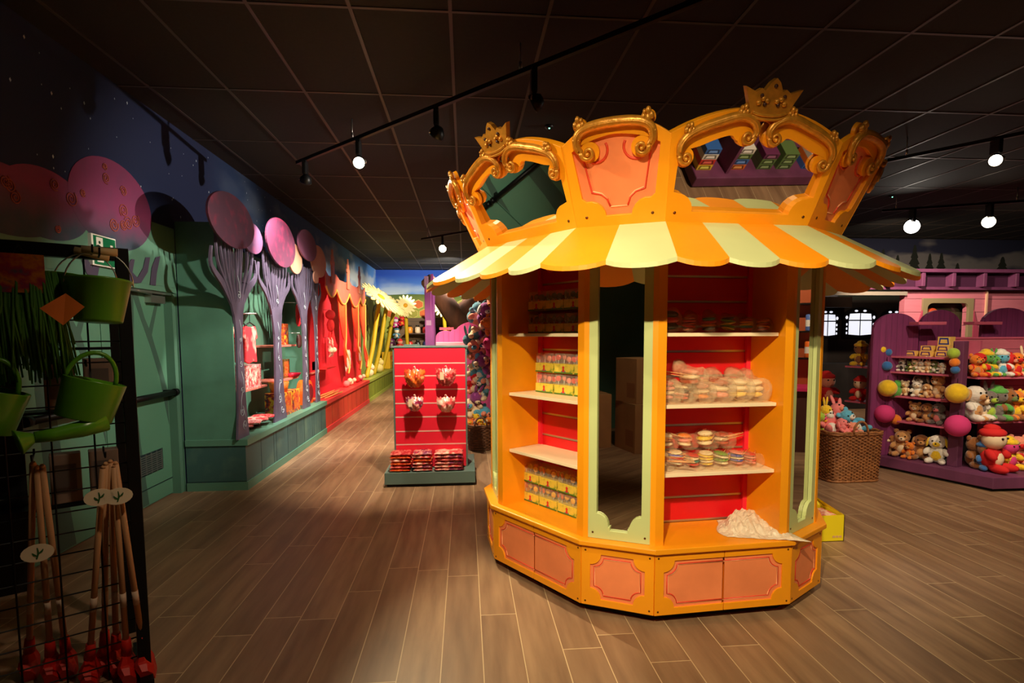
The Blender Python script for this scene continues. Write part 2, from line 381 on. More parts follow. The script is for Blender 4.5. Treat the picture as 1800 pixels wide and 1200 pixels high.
# doors
DX = WX-.1
GRN2 = mat('door_green_paint', (88, 138, 114), .5, var=.05, scale=1.2)
for n, (y0, y1) in enumerate(((4.745, 5.70), (3.78, 4.735))):
    d = bpy.data.objects.new('door_%d' % (n+1), None); COL.objects.link(d); d.location = (DX, y0, 0); struct(d)
    def part(mb, nm, m): return struct(mb.build(nm, m, d, world=True))
    part(MB().box(DX-.05, DX, y0, y1, .012, DZ-.05), 'door_leaf', GRN2)
    part(MB().tube([(DX+.075, y0+.06, 1.03), (DX+.075, y1-.02, 1.03)], .028, 12).box(DX, DX+.08, y0+.09, y0+.13, 1.0, 1.06).box(DX, DX+.08, y1-.09, y1-.05, 1.0, 1.06).tube([(DX+.075, y1-.035, 1.03), (DX+.075, y1+.01, 1.03)], .037, 12).tube([(DX+.075, y0+.03, 1.03), (DX+.075, y0+.075, 1.03)], .037, 12), 'push_bar', BLACK)
    part(MB().box(DX, DX+.06, y1-.32, y1-.08, DZ-.16, DZ-.09).tube([(DX+.05, y1-.3, DZ-.08), (DX+.07, y1-.55, DZ-.065)], .012, 6), 'door_closer', SILVER)
    pts = MB()
    pm = frame((DX+.0012, 0, 0), (0, 1, 0), (0, 0, 1))
    a = y1
    pts.plate([(a-.66, .02), (a-.42, .02), (a-.50, .6), (a-.55, 1.2), (a-.50, 1.75), (a-.49, 2.0), (a-.60, 2.0), (a-.68, 1.8), (a-.72, 1.2), (a-.68, .6)], t=.0008, M=pm)
    pts.plate([(a-.52, 1.99), (a-.40, 1.75), (a-.27, 1.5), (a-.14, 1.2), (a-.05, .85), (a-.01, .7), (a-.01, 1.05), (a-.1, 1.3), (a-.2, 1.52), (a-.23, 1.6), (a-.1, 1.9), (a-.14, 1.92), (a-.27, 1.66), (a-.33, 1.75), (a-.43, 1.99)], t=.0008, M=pm)
    part(pts, 'painted_trunk', TRK)
    if n == 0:
        v = MB().box(DX+.001, DX+.006, a-.56, a-.16, .30, .50)
        for i in range(9): v.box(DX+.006, DX+.012, a-.54, a-.18, .313+i*.02, .322+i*.02, 1)
        for i in range(5): v.box(DX+.006, DX+.013, a-.54+i*.088, a-.532+i*.088, .305, .495, 1)
        part(v, 'vent_grille', [TEALD, SILVER])
        part(MB().box(DX+.0005, DX+.004, y0, y1, .165, .172), 'kick_seam', TEALD)
fr = MB().box(WX-.15, WX-.0, DY0, DY1, DZ-.05, DZ-.0).box(WX-.15, WX-.02, DY0, DY0+.06, 0, DZ-.05).box(WX-.15, WX-.02, DY1-.06, DY1, 0, DZ-.05)
fr.box(WX-.11, WX-.02, DY0+.06, DY1-.06, DZ-.075, DZ-.05, 1)
struct(fr.build('trim_1', [WALLG, SILVER]))
# other walls
SKYB = sky_mat('painted_sky_back', (30, 74, 168), (88, 142, 206), 2, 3.5, 2.9, (196, 206, 206), 3.05, .9, .9)
wb = MB().box(WX-.2, 14, YB, YB+.2, 0, ZC); wb = struct(wb.build('wall_back', SKYB))
HILL = blend_mat('painted_meadow', (176, 178, 70), (74, 96, 40), 2, 2.2, 2.9, .8, .2, 2)
hp = [(WX, 0), (2.6, 0)]+[(2.6-(2.6-WX)*i/20, 2.86+.03*sin(i*.5)) for i in range(21)]
MYB = frame((0, YB-.002, 0), (1, 0, 0), (0, 0, 1))
wall_part(MB().plate(hp, t=.001, M=MYB), 'painted_meadow', HILL, wb)
NIGHT = sky_mat('painted_night_sky', (26, 28, 52), (30, 34, 62), 0, 7.5, 8.6, (120, 116, 118), 3.05, .8, 1.3)
wr = struct(MB().box(5.2, 14, 11.6, 11.8, 0, ZC).build('wall_right', NIGHT))
struct(MB().box(WX-.2, 14, -3.3, -3.1, 0, ZC).build('wall_front', mat('dusky_wall_paint', (66, 56, 62), .8)))
struct(MB().box(13.9, 14, -3.1, 11.6, 0, ZC).build('wall_side', mat('dark_side_wall_paint', (40, 34, 50), .8)))
MYR = frame((0, 11.598, 0), (1, 0, 0), (0, 0, 1))
fir = MB()
for cx, b, h, wd in ((9.3, 2.6, .75, .22), (9.65, 2.6, .62, .2), (10.05, 2.6, .85, .25), (10.42, 2.6, .66, .2), (10.7, 2.6, .68, .22), (11.1, 2.6, .45, .2), (8.9, 2.6, .45, .18), (8.55, 2.6, .9, .3), (12.2, 2.6, .6, .3)):
    pts = [(cx-.03, b)]
    L = []
    for i in range(6): L.append((wd*(1-i/6.3), b+.1+h*i/6)); L.append((wd*(1-i/6.3)*.5, b+.1+h*(i+.8)/6))
    fir.plate([(cx-.03, b)]+[(cx-q[0], q[1]) for q in L]+[(cx, b+.1+h)]+[(cx+q[0], q[1]) for q in reversed(L)]+[(cx+.03, b)], t=.001, M=MYR)
fir.plate([(8.2, 2.3), (11.6, 2.3), (11.3, 2.75), (10.6, 2.95), (9.4, 2.98), (8.6, 2.85)], t=.0006, M=MYR)
wall_part(fir, 'painted_firs', mat('painted_fir_green', (24, 30, 24), .8), wr)

# ================================================================== KIOSK
KC = Vector((1.334, 3.937, 0)); TH = .074
kiosk = thing('octagonal_kiosk', 'large orange and pistachio candy kiosk with striped scalloped awning and gold crown top', 'kiosk', KC, TH)
kiosk.name = 'candy_kiosk'
def apo(a, b): return b+a*.8660, a+b*.8660
def pin(name, mb, mats, M, par=None, bevel=0):        # part placed by matrix M in kiosk coordinates
    o = mb.build(name, mats, par or kiosk, bevel=bevel); o.matrix_local = M; return o
def pcopy(o, M, par=None):
    c = o.copy(); COL.objects.link(c); c.parent = par or kiosk; c.matrix_local = M
    for ch in o.children:
        d = ch.copy(); COL.objects.link(d); d.parent = c
        for g in ch.children: e = g.copy(); COL.objects.link(e); e.parent = d
    return c
def dodeca(a, b, rev=False):
    A, B = apo(a, b); out = []
    for k in range(6):
        t = R(60*k)
        for q in ((-a/2, -A), (a/2, -A)): out.append((q[0]*cos(t)-q[1]*sin(t), q[0]*sin(t)+q[1]*cos(t)))
    return out
BA, BB = apo(.812, .412)
pin('plinth', MB().plate(dodeca(.76, .38), t=.055, M=T(0, 0, .055)), BLACKP, Matrix())
pin('base_cabinet', MB().plate(dodeca(.79, .40), t=.355, M=T(0, 0, .41)), ORANGE2, Matrix())
pin('counter_top', MB().plate(dodeca(.828, .42), t=.03, M=T(0, 0, .44)), ORANGE, Matrix(), bevel=.006)
Z0, Z1, DT = .062, .402, .018
def corner(cx, cy, r, a0, a1, n=8, s=.012):           # convex orange bulge with little steps
    return arc(cx, cy, r, a0, a1, n)
def half_door(w, h, mirror=False):
    e, tp, r = .052, .038, .062
    o = [(0, 0), (w, 0), (w, tp)]
    o += [(e+r, tp)] + arc(e, tp, r, 0, 90, 8)[1:] + [(e, h-tp-r)] + arc(e, h-tp, r, -90, 0, 8)[1:] + [(w, h-tp), (w, h), (0, h)]
    # outline runs (w,tp)->(e+r,tp)->arc up to (e,tp+r) ...
    ins = [(w-.004, tp-.002), (e-.004, tp-.002), (e-.004, h-tp+.002), (w-.004, h-tp+.002)]
    q = .022; i0 = e+q
    line = [(w-.002, tp+q)]+[(i0+r, tp+q)]+arc(i0-.004, tp+q-.004, r, 4, 86, 8)+arc(i0-.004, h-tp-q+.004, r, -86, -4, 8)+[(i0+r, h-tp-q), (w-.002, h-tp-q)]
    if mirror:
        f = lambda L: [(-x, y) for x, y in reversed(L)]
        o, ins, line = f(o), f(ins), f(line)
    return o, ins, line
def full_door(w, h):
    e, tp, r = .05, .04, .062; x0, x1 = -w/2+e, w/2-e
    hole = arc(x0, tp, r, 90, 0, 8)[::1]
    hole = [(x0+r*cos(R(a)), tp+r*sin(R(a))) for a in (90, 75, 60, 45, 30, 15, 0)] + [(x1-r*cos(R(a)), tp+r*sin(R(a))) for a in (0, 15, 30, 45, 60, 75, 90)] \
        + [(x1-r*cos(R(a)), h-tp-r*sin(R(a))) for a in (90, 75, 60, 45, 30, 15, 0)] + [(x0+r*cos(R(a)), h-tp-r*sin(R(a))) for a in (0, 15, 30, 45, 60, 75, 90)]
    q = .022; s = lambda p: (p[0]*(1-2*q/(x1-x0)), h/2+(p[1]-h/2)*(1-2*q/(h-2*tp)))
    return [(-w/2, 0), (w/2, 0), (w/2, h), (-w/2, h)], hole, [s(p) for p in hole]
FX = Matrix.Rotation(R(90), 4, 'X')                   # plate XY -> XZ, facing -Y
dh = Z1-Z0
def screws(mb, pts, m, r=.006):
    for x, y in pts: mb.lathe([(0, .0015), (r, .0015), (r, 0)], 8, m, T(x, y, 0))
protoW = []
for mir in (0, 1):
    o, ins, line = half_door(.404, dh, mir)
    sg = -1 if mir else 1
    mb = MB().plate(o, t=DT, M=FX); 
    sc = MB(); screws(sc, [(sg*.02, .02), (sg*.02, dh-.02)], 1); 
    mb.add([FX @ Vector(v) for v in sc.v], sc.f, 1)
    M = RZ(0) @ T(-.406 if not mir else .406, -BA+.0, Z0)
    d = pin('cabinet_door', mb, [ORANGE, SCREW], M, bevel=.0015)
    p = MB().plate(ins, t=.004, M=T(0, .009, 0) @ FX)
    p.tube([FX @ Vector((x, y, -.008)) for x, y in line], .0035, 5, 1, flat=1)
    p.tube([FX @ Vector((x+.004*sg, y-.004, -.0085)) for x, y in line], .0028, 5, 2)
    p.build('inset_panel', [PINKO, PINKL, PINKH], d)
    protoW.append((d, M))
o, hole, line = full_door(.402, dh)
mb = MB().plate(o, [hole], t=DT, M=FX); sc = MB(); screws(sc, [(sx*.178, y) for sx in (-1, 1) for y in (.022, dh-.022)], 1); mb.add([FX @ Vector(v) for v in sc.v], sc.f, 1)
MN = RZ(R(30)) @ T(0, -BB, Z0)
dN = pin('base_panel', mb, [ORANGE, SCREW], MN, bevel=.0015)
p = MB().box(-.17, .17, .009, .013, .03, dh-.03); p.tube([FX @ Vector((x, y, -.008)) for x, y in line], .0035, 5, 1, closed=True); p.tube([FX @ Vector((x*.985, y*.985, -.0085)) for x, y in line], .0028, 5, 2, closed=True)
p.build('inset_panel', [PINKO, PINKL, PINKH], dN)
for k in range(1, 6):
    for d, M in protoW: pcopy(d, RZ(R(60*k)) @ M)
    pcopy(dN, RZ(R(60*k)) @ MN)
# body bays
A1, B1 = apo(.79, .40)
ZT = 2.14
def bay():
    out = []
    for s in (-1, 1): out.append(('bay_side_panel', MB().box(s*.347, s*.395, -A1, -A1+.02, .44, ZT).box(s*.347, s*.365, -A1+.02, -.745, .44, ZT), [ORANGE]))
    mb = MB().box(-.347, .347, -.745, -.725, .44, ZT)
    mb.box(-.347, -.320, -.765, -.745, .44, ZT, 2).box(.320, .347, -.765, -.745, .44, ZT, 2)
    for i in range(12):
        z = .45+.1485*i; mb.box(-.32, .32, -.7468, -.7455, z-.006, z+.006, 1)
        mb.box(-.32, .32, -.7475, -.7463, z-.008, z-.006, 3)
    out.append(('slatwall_back', mb, [RED, SILVER, RED2, BLACK]))
    out.append(('bay_ceiling', MB().box(-.347, .347, -A1+.02, -.765, ZT-.03, ZT), [ORANGE2]))
    out.append(('pendant_knob', MB().ball((.05, -1.02, 2.0), (.03, .03, .03)).tube([(.05, -1.02, 2.02), (.05, -1.02, ZT-.03)], .006, 6), [mat('red_knob', (230, 70, 40), .3)]))
    return out
parts = [pin(n, mb, ms, Matrix()) for n, mb, ms in bay()]
sh = [pin('shelf', MB().box(-.343, .343, -1.03, -.748, z-.02, z), CREAM, Matrix(), bevel=.002) for z in (.822, 1.205, 1.60)]
for k in range(1, 6):
    for q in parts+sh: pcopy(q, RZ(R(60*k)))
# narrow mirror sides
def mirror_side():
    r = .075; x = .125; zb = .585
    hole = [(-x+.0, ZT-.24), (-x, zb+.01)]
    hole = [(-x, zb)] + [(-x+r*sin(R(a))*.9, zb-.0+(cos(R(a))-1)*r) for a in (15, 30, 45, 60, 75, 90)] + [(-x+r*.9+.008, zb-r), (-x+r*.9+.008, zb-r-.02), (x-r*.9-.008, zb-r-.02), (x-r*.9-.008, zb-r)] \
        + [(x-r*sin(R(a))*.9, zb+(cos(R(a))-1)*r) for a in (90, 75, 60, 45, 30, 15)] + [(x, zb)] \
        + [(x, 2.03), (x-.03, 2.07), (-x+.03, 2.07), (-x, 2.03)]
    gf = MB().plate([(-.172, .442), (.172, .442), (.172, ZT-.01), (-.172, ZT-.01)], [hole], t=.022, M=T(0, -B1+.004, 0) @ FX)
    sc = MB(); screws(sc, [(-.145, .475), (.145, .475)], 1); gf.add([T(0, -B1+.003, 0) @ FX @ Vector(v) for v in sc.v], sc.f, 1)
    mi = MB().box(-.165, .165, -B1+.027, -B1+.03, .45, ZT-.02)
    return [('corner_trim', MB().box(s*.172, s*.2, -B1, -B1+.03, .44, ZT), [ORANGE]) for s in (-1, 1)]+[('mirror_frame', gf, [GREEN, SCREW]), ('mirror', mi, [MIRROR])]
ps = [pin(n, mb, ms, RZ(R(30))) for n, mb, ms in mirror_side()]
for k in range(1, 6):
    for q in ps: pcopy(q, RZ(R(30+60*k)))
# awning
aw = MB()
AI, BI = apo(.80, .466); AO, BO = apo(1.004, .64)
ZI, ZO, TK = 2.165, 1.94, .022
for k in range(12):
    wide = k % 2 == 0; n = 4 if wide else 2
    wi, wo, ai, ao = (.80, 1.004, AI, AO) if wide else (.466, .64, BI, BO)
    Mk = RZ(R(30*k))
    sl = Vector((0, -(ao-ai), ZO-ZI)).normalized()
    for j in range(n):
        a0, a1 = j/n-.5, (j+1)/n-.5
        m = (j if wide else j) % 2
        q = 8; base = []
        for i in range(q+1):
            t = i/q; x = wo*(a0+(a1-a0)*t); bul = .048*(1-abs(2*t-1)**2.4)
            p = Vector((x, -ao, ZO))+sl*bul; base.append(p)
        top = [Vector((wi*(a0+(a1-a0)*i/q), -ai+.12*0, ZI)) for i in range(q+1)]
        inn = [Vector((p.x*.8, p.y*.85, p.z+.03)) for p in top]
        vs = [*inn, *top, *base]; L = q+1
        nn = Vector((0, (ZO-ZI), (ao-ai))).normalized()*TK   # thickness downwards
        nn = Vector((0, .0, -TK))
        low = [v+nn for v in vs]; allv = vs+low; N = len(vs); fs = []
        for r_ in range(2):
            for i in range(q):
                a, b = r_*L+i, r_*L+i+1; c, d = (r_+1)*L+i+1, (r_+1)*L+i
                fs.append((d, c, b, a)); fs.append((a+N, b+N, c+N, d+N))
        for i in range(q): a, b = 2*L+i, 2*L+i+1; fs.append((a+N, b+N, b, a))
        for a, b in ((L, 2*L), (2*L+q, L+q)): fs.append((a, b, b+N, a+N))
        aw.add(allv, fs, m, False, Mk)
pin('awning', aw, [mat('awning_orange', (252, 150, 16), .45, var=.06, scale=3), mat('awning_pistachio', (200, 204, 150), .45, var=.05, scale=3)], Matrix())
pin('roof_lid', MB().plate(dodeca(.72, .40), t=.02, M=T(0, 0, 2.2)), ORANGE2, Matrix())
# crown panels
SLA = math.atan(.173/.38)
def crown_frame(k, ap0): return RZ(R(30*k)) @ T(0, -ap0, 2.16) @ Matrix.Rotation(R(90)+SLA, 4, 'X')
def bez(pts, n=6): return [(p.x, p.y) for p in smooth_path([(x, y, 0) for x, y in pts], n)]
def arch(hw, h0, pk, n=20): return [(hw*(1-2*i/n), h0+(pk-h0)*(1-abs(1-2*i/n)**2.1)) for i in range(n+1)]
def volute(cx, cy, r, a0, turns, sgn, n=20, z=.018):
    out = []
    for i in range(n+1):
        t = i/n; q = r*(1-.82*t); a = a0+sgn*turns*2*pi*t; out.append((cx+q*cos(a), cy+q*sin(a), z))
    return out
def disc(cx, cy, r, n=20): return [(cx+r*cos(2*pi*i/n), cy+r*sin(2*pi*i/n)) for i in range(n)]
def scrollwork(mb, left, path, right, s=1, bulge=.02):
    """gold C-scroll: volute, swept body, volute; s mirrors in x"""
    f = lambda p: (p[0]*s, p[1], p[2] if len(p) > 2 else .016)
    body = [f(p) for p in path]; sp = smooth_path(body, 7)
    n = len(sp); mb.tube(sp, [bulge*(.75+.45*sin(pi*i/(n-1))) for i in range(n)], 9, 0, flat=.85)
    mb.tube([(p.x, p.y, p.z+bulge*.75) for p in sp[3:-3]], bulge*.28, 6, 0)
    for v in (left, right):
        if v: mb.tube([f(p) for p in v], [bulge*.62*(1-.5*i/(len(v)-1)) for i in range(len(v))], 7, 0); c = v[-1]; mb.ball((c[0]*s, c[1], .02), (.012, .012, .016))
def leaf(mb, x, y, s=1, sc=1):
    for dx, dy, r in ((0, .0, .016), (.016, .012, .011), (-.016, .01, .011), (.004, .03, .012), (-.012, .028, .008)): mb.ball((x*s+dx*s*sc, y+dy*sc, .018), (r*sc, r*1.5*sc, .014))
# wide panel
hw = .4535
outer = [(-.402, 0), (.402, 0), (hw, .418)]+arch(hw, .418, .548)[1:-1]+[(-hw, .418)]
r = .085
hole = [(-.355+r*cos(R(a)), .058+r*sin(R(a))) for a in (88, 70, 50, 30, 12, 0)]
holeR = [(-x, y) for x, y in hole][::-1]
topc = bez([(.392, .28), (.385, .335), (.30, .365), (.22, .40), (.15, .42), (.12, .40), (.085, .40), (.065, .44), (.04, .478), (0, .49)], 4)
hole = [(-.385, .15)]+hole+holeR+[(.385, .15)]+topc+[(-x, y) for x, y in topc[::-1][1:]]
MWc = crown_frame(0, AI-.005)
cw = pin('crown_panel', MB().plate(outer, [hole], t=.055), ORANGE, MWc, bevel=.002)
MB().plate([(-.40, .02), (.40, .02), (.435, .40), (.2, .50), (0, .525), (-.2, .50), (-.435, .40)], t=.004, M=T(0, 0, -.055) @ Matrix.Rotation(R(5), 4, 'X')).build('crown_mirror', MIRROR, cw)
for s in (-1, 1):
    s1 = MB()
    scrollwork(s1, volute(-.366, .312, .034, R(165), 1.25, 1), [(-.400, .320), (-.403, .365), (-.375, .41), (-.31, .448), (-.23, .478), (-.155, .502), (-.10, .503), (-.055, .482), (-.034, .445), (-.045, .412)], volute(-.072, .418, .034, R(5), 1.25, -1), -s)
    leaf(s1, -.375, .425, -s); leaf(s1, -.125, .515, -s)
    s1.build('scroll_ornament', GOLD, cw)
for a in ((-.366, .312, .047), (.366, .312, .047), (-.072, .418, .045), (.072, .418, .045)): MB().plate(disc(*a), t=.02, M=T(0, 0, -.001)).build('scroll_backing', ORANGE, cw)
cr = MB().plate([(-.088, .505), (.088, .505), (.115, .57), (.145, .632), (.088, .612), (.062, .628), (.045, .618), (.022, .655), (0, .672), (-.022, .655), (-.045, .618), (-.062, .628), (-.088, .612), (-.145, .632), (-.115, .57)], t=.03, M=T(0, 0, .022))
cr.tube(smooth_path([(-.085, .528, .024), (-.04, .517, .03), (.04, .517, .03), (.085, .528, .024)]), .009, 7)
cr.tube(smooth_path([(-.085, .512, .024), (-.04, .50, .03), (.04, .50, .03), (.085, .512, .024)]), .007, 7)
for x, y in ((-.045, .585), (.045, .585), (-.065, .567), (.065, .567), (-.025, .577), (.025, .577)): cr.ball((x, y, .024), (.013, .013, .01))
cro = cr.build('crown_ornament', GOLD, cw)
for x, y in ((-.034, .562), (.034, .562), (-.058, .598), (.058, .598), (0, .64)): MB().ball((x, y, .025), (.009, .009, .008)).build('gem', mat('dark_gem', (60, 30, 30), .2), cro)
for x in (-.36, .36): scw = MB(); screws(scw, [(x, .05)], 0, .008); scw.build('screw', SCREW, cw)
# narrow panel
hn = .2745
outer = [(-.232, 0), (.232, 0), (hn, .411)]+arch(hn, .411, .522)[1:-1]+[(-hn, .411)]
r = .085
h1 = [(-.150+r*cos(R(a)), .05+r*sin(R(a))) for a in (100, 80, 60, 40, 20, 5)]
hole = [(-.186, .15)]+h1+[(-x, y) for x, y in h1[::-1]]+[(.186, .15), (.218, .385)]+bez([(.17, .412), (.09, .435), (0, .447), (-.09, .435), (-.17, .412)], 3)+[(-.218, .385)]
MNc = crown_frame(1, BI-.005)
cn = pin('crown_panel', MB().plate(outer, [hole], t=.03), ORANGE, MNc, bevel=.002)
ip = MB().plate([(-.225, .02), (.225, .02), (.26, .42), (.1, .48), (-.1, .48), (-.26, .42)], t=.006, M=T(0, 0, -.022))
ln = [(-.150, .15), (-.178, .36), (-.178, .39)]
for s in (-1, 1):
    ip.tube([(s*x, y, -.021) for x, y in [(.045, .10), (.06, .14), (.09, .165), (.135, .175), (.17, .36), (.172, .385)]], .005, 5, 1)
    ip.tube([(s*x, y, -.021) for x, y in arc(.10, .38, .06, 150, 320, 10)], .007, 5, 1)
ip.tube([(-.045, .098, -.021), (.045, .098, -.021)], .004, 5, 2); ip.tube([(-.13, .182, -.0205), (-.085, .168, -.0205), (-.055, .14, -.0205)], .004, 5, 2); ip.tube([(.13, .182, -.0205), (.085, .168, -.0205), (.055, .14, -.0205)], .004, 5, 2)
ip.build('inset_panel', [PINKO, PINKL, PINKH], cn)
s2 = MB()
scrollwork(s2, volute(-.132, .375, .036, R(170), 1.25, 1), [(-.168, .378), (-.185, .41), (-.182, .45), (-.15, .482), (-.09, .497), (0, .502), (.09, .497), (.15, .482), (.182, .45), (.185, .41), (.168, .378)], volute(.132, .375, .036, R(10), 1.25, -1), 1, .022)
for s in (-1, 1): leaf(s2, .165, .495, s, 1.15); leaf(s2, .185, .43, s, .8)
s2.build('scroll_ornament', GOLD, cn)
for a in ((-.128, .375, .05), (.128, .375, .05), (-.165, .50, .035), (.165, .50, .035)): MB().plate(disc(*a), t=.02, M=T(0, 0, -.001 if a[2] > .04 else -.002)).build('scroll_backing', ORANGE, cn)
for x in (-.17, .17): scw = MB(); screws(scw, [(x, .055)], 0, .008); scw.build('screw', SCREW, cn)
for k in range(1, 6):
    pcopy(cw, crown_frame(2*k, AI-.005)); pcopy(cn, crown_frame(1+2*k, BI-.005))

# ================================================================== GENERIC GOODS
def pillow(mb, w, d, h, m=0, M=None, nx=12, ny=9, ruf=.12, seed=0, pw=3.2):
    """puffed, creased film packet lying in XY, base at z=0"""
    rn = random.Random(seed); ph = [rn.uniform(0, 6.28) for _ in range(8)]
    def z(u, v):
        e = max(0, (1-abs(u)**pw)*(1-abs(v)**pw))**.5
        return e*(1+ruf*(sin(9*u+ph[0]+4*v)+sin(13*v+ph[1]-5*u)+.7*sin(23*u+ph[2]+17*v)))
    vs = []; fs = []
    for sd in (1, -1):
        for j in range(ny+1):
            for i in range(nx+1):
                u, v = 2*i/nx-1, 2*j/ny-1
                wob = 1+.05*ruf*8*sin(7*v+ph[3])*(abs(u) > .9); wob2 = 1+.05*ruf*8*sin(8*u+ph[4])*(abs(v) > .9)
                vs.append((u*w/2*wob, v*d/2*wob2, h/2+sd*h/2*z(u, v)))
    k = (nx+1)*(ny+1)
    for j in range(ny):
        for i in range(nx):
            a = j*(nx+1)+i; fs.append((a, a+1, a+nx+2, a+nx+1)); fs.append((k+a+nx+1, k+a+nx+2, k+a+1, k+a))
    return mb.add(vs, fs, m, True, M)
ORD = ['first', 'second', 'third', 'fourth', 'fifth', 'sixth', 'seventh', 'eighth', 'ninth', 'tenth', 'eleventh', 'twelfth', 'thirteenth', 'fourteenth', 'fifteenth', 'sixteenth']
FILM = [print_mat('printed_film_%s' % n, c, s, .25) for n, c, s in (
    ('orange', [(226, 70, 30), (240, 130, 50), (206, 40, 30), (246, 190, 120)], 18), ('pink', [(214, 40, 60), (240, 130, 120), (180, 20, 40), (236, 90, 90)], 22),
    ('magenta', [(200, 30, 60), (246, 170, 150), (110, 30, 90), (222, 60, 60)], 22), ('rose', [(240, 150, 140), (250, 210, 190), (225, 90, 90), (200, 50, 60)], 16))]
# ================================================================== LEFT DISPLAY
TOPZ = .53
def bench(name, label, y0, y1, m, mtop, mseam, end=False):
    t = thing(name, label, 'display bench', (-2.56, y0, 0))
    MB().box(WX+.012, -2.26, y0, y1, .085, .455).build('bench_front', [m], t, True)
    MB().box(WX+.012, -2.245, y0-(.012 if end else 0), y1, 0, .085).build('kick_board', mtop, t, True)
    MB().box(WX+.012, -2.232, y0-(.014 if end else 0), y1, .462, TOPZ).build('bench_top', mtop, t, True, .004)
    y = y0+.42; i = 0
    while y < y1-.1:
        MB().box(-2.262, -2.2585, y, y+.007, .09, .455).build('plank_joint', mseam, t, True); i += 1; y += (.36, .40, .09, .42, .36)[i % 5]
    MB().box(WX+.01, -2.2585, y0-.001 if end else y0, y1, .455, .462).build('shadow_gap', mseam, t, True)
    if end: MB().box(WX+.01, -2.262, y0-.003, y0, .088, .094).build('end_groove', mseam, t, True)
    return t
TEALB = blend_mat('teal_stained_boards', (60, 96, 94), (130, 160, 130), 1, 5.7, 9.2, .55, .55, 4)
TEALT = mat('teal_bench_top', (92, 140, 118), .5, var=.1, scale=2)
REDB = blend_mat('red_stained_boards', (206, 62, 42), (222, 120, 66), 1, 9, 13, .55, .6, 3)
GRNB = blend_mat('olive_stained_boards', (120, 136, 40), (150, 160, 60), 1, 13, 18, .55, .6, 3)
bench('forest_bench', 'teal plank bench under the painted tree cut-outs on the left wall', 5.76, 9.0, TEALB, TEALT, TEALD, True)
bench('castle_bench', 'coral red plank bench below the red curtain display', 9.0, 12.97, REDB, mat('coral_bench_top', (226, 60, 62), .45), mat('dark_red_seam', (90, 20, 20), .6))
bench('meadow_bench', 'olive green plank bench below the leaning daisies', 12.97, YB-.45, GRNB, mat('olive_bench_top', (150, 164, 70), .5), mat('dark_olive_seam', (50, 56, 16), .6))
niche = thing('forest_niche', 'tall teal green niche with a flat end panel beside the exit door', 'niche', (-2.84, 5.78, TOPZ))
MB().box(WX+.012, -2.34, 5.76, 5.785, TOPZ, 2.715).build('side_panel', TEAL, niche, True)
MB().box(WX+.0105, WX+.012, 5.79, 9.0, TOPZ, 2.66).build('back_panel', mat('niche_green', (90, 138, 114), .6, var=.25, scale=1.1), niche, True)
MB().box(WX+.012, -2.50, 8.96, 8.995, TOPZ, 2.66).build('far_end_panel', TEAL, niche, True)
LAV = mat('lavender_grey_trunk', (92, 82, 102), .5, var=.25, scale=4); LAVL = mat('pale_swirl_line', (170, 178, 186), .5)
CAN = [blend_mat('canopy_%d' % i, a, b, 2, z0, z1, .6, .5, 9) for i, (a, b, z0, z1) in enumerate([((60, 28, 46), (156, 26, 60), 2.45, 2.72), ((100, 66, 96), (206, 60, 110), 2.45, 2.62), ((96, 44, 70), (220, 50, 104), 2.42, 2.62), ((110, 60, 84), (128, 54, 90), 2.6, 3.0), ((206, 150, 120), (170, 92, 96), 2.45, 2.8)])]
FR = lambda X: frame((X, 0, 0), (0, 1, 0), (0, 0, 1))
def strip(pts, ws):                        # tapered 2D ribbon -> outline
    P = smooth_path([(a, b, 0) for a, b in pts], 5); n = len(P); L = []; Rr = []
    for i, p in enumerate(P):
        d = (P[min(i+1, n-1)]-P[max(i-1, 0)]).normalized(); q = Vector((-d.y, d.x, 0)); t = i/(n-1)*(len(ws)-1); k = min(int(t), len(ws)-2)
        wd = ws[k]+(ws[k+1]-ws[k])*(t-k); L.append((p.x+q.x*wd/2, p.y+q.y*wd/2)); Rr.append((p.x-q.x*wd/2, p.y-q.y*wd/2))
    return L+Rr[::-1]
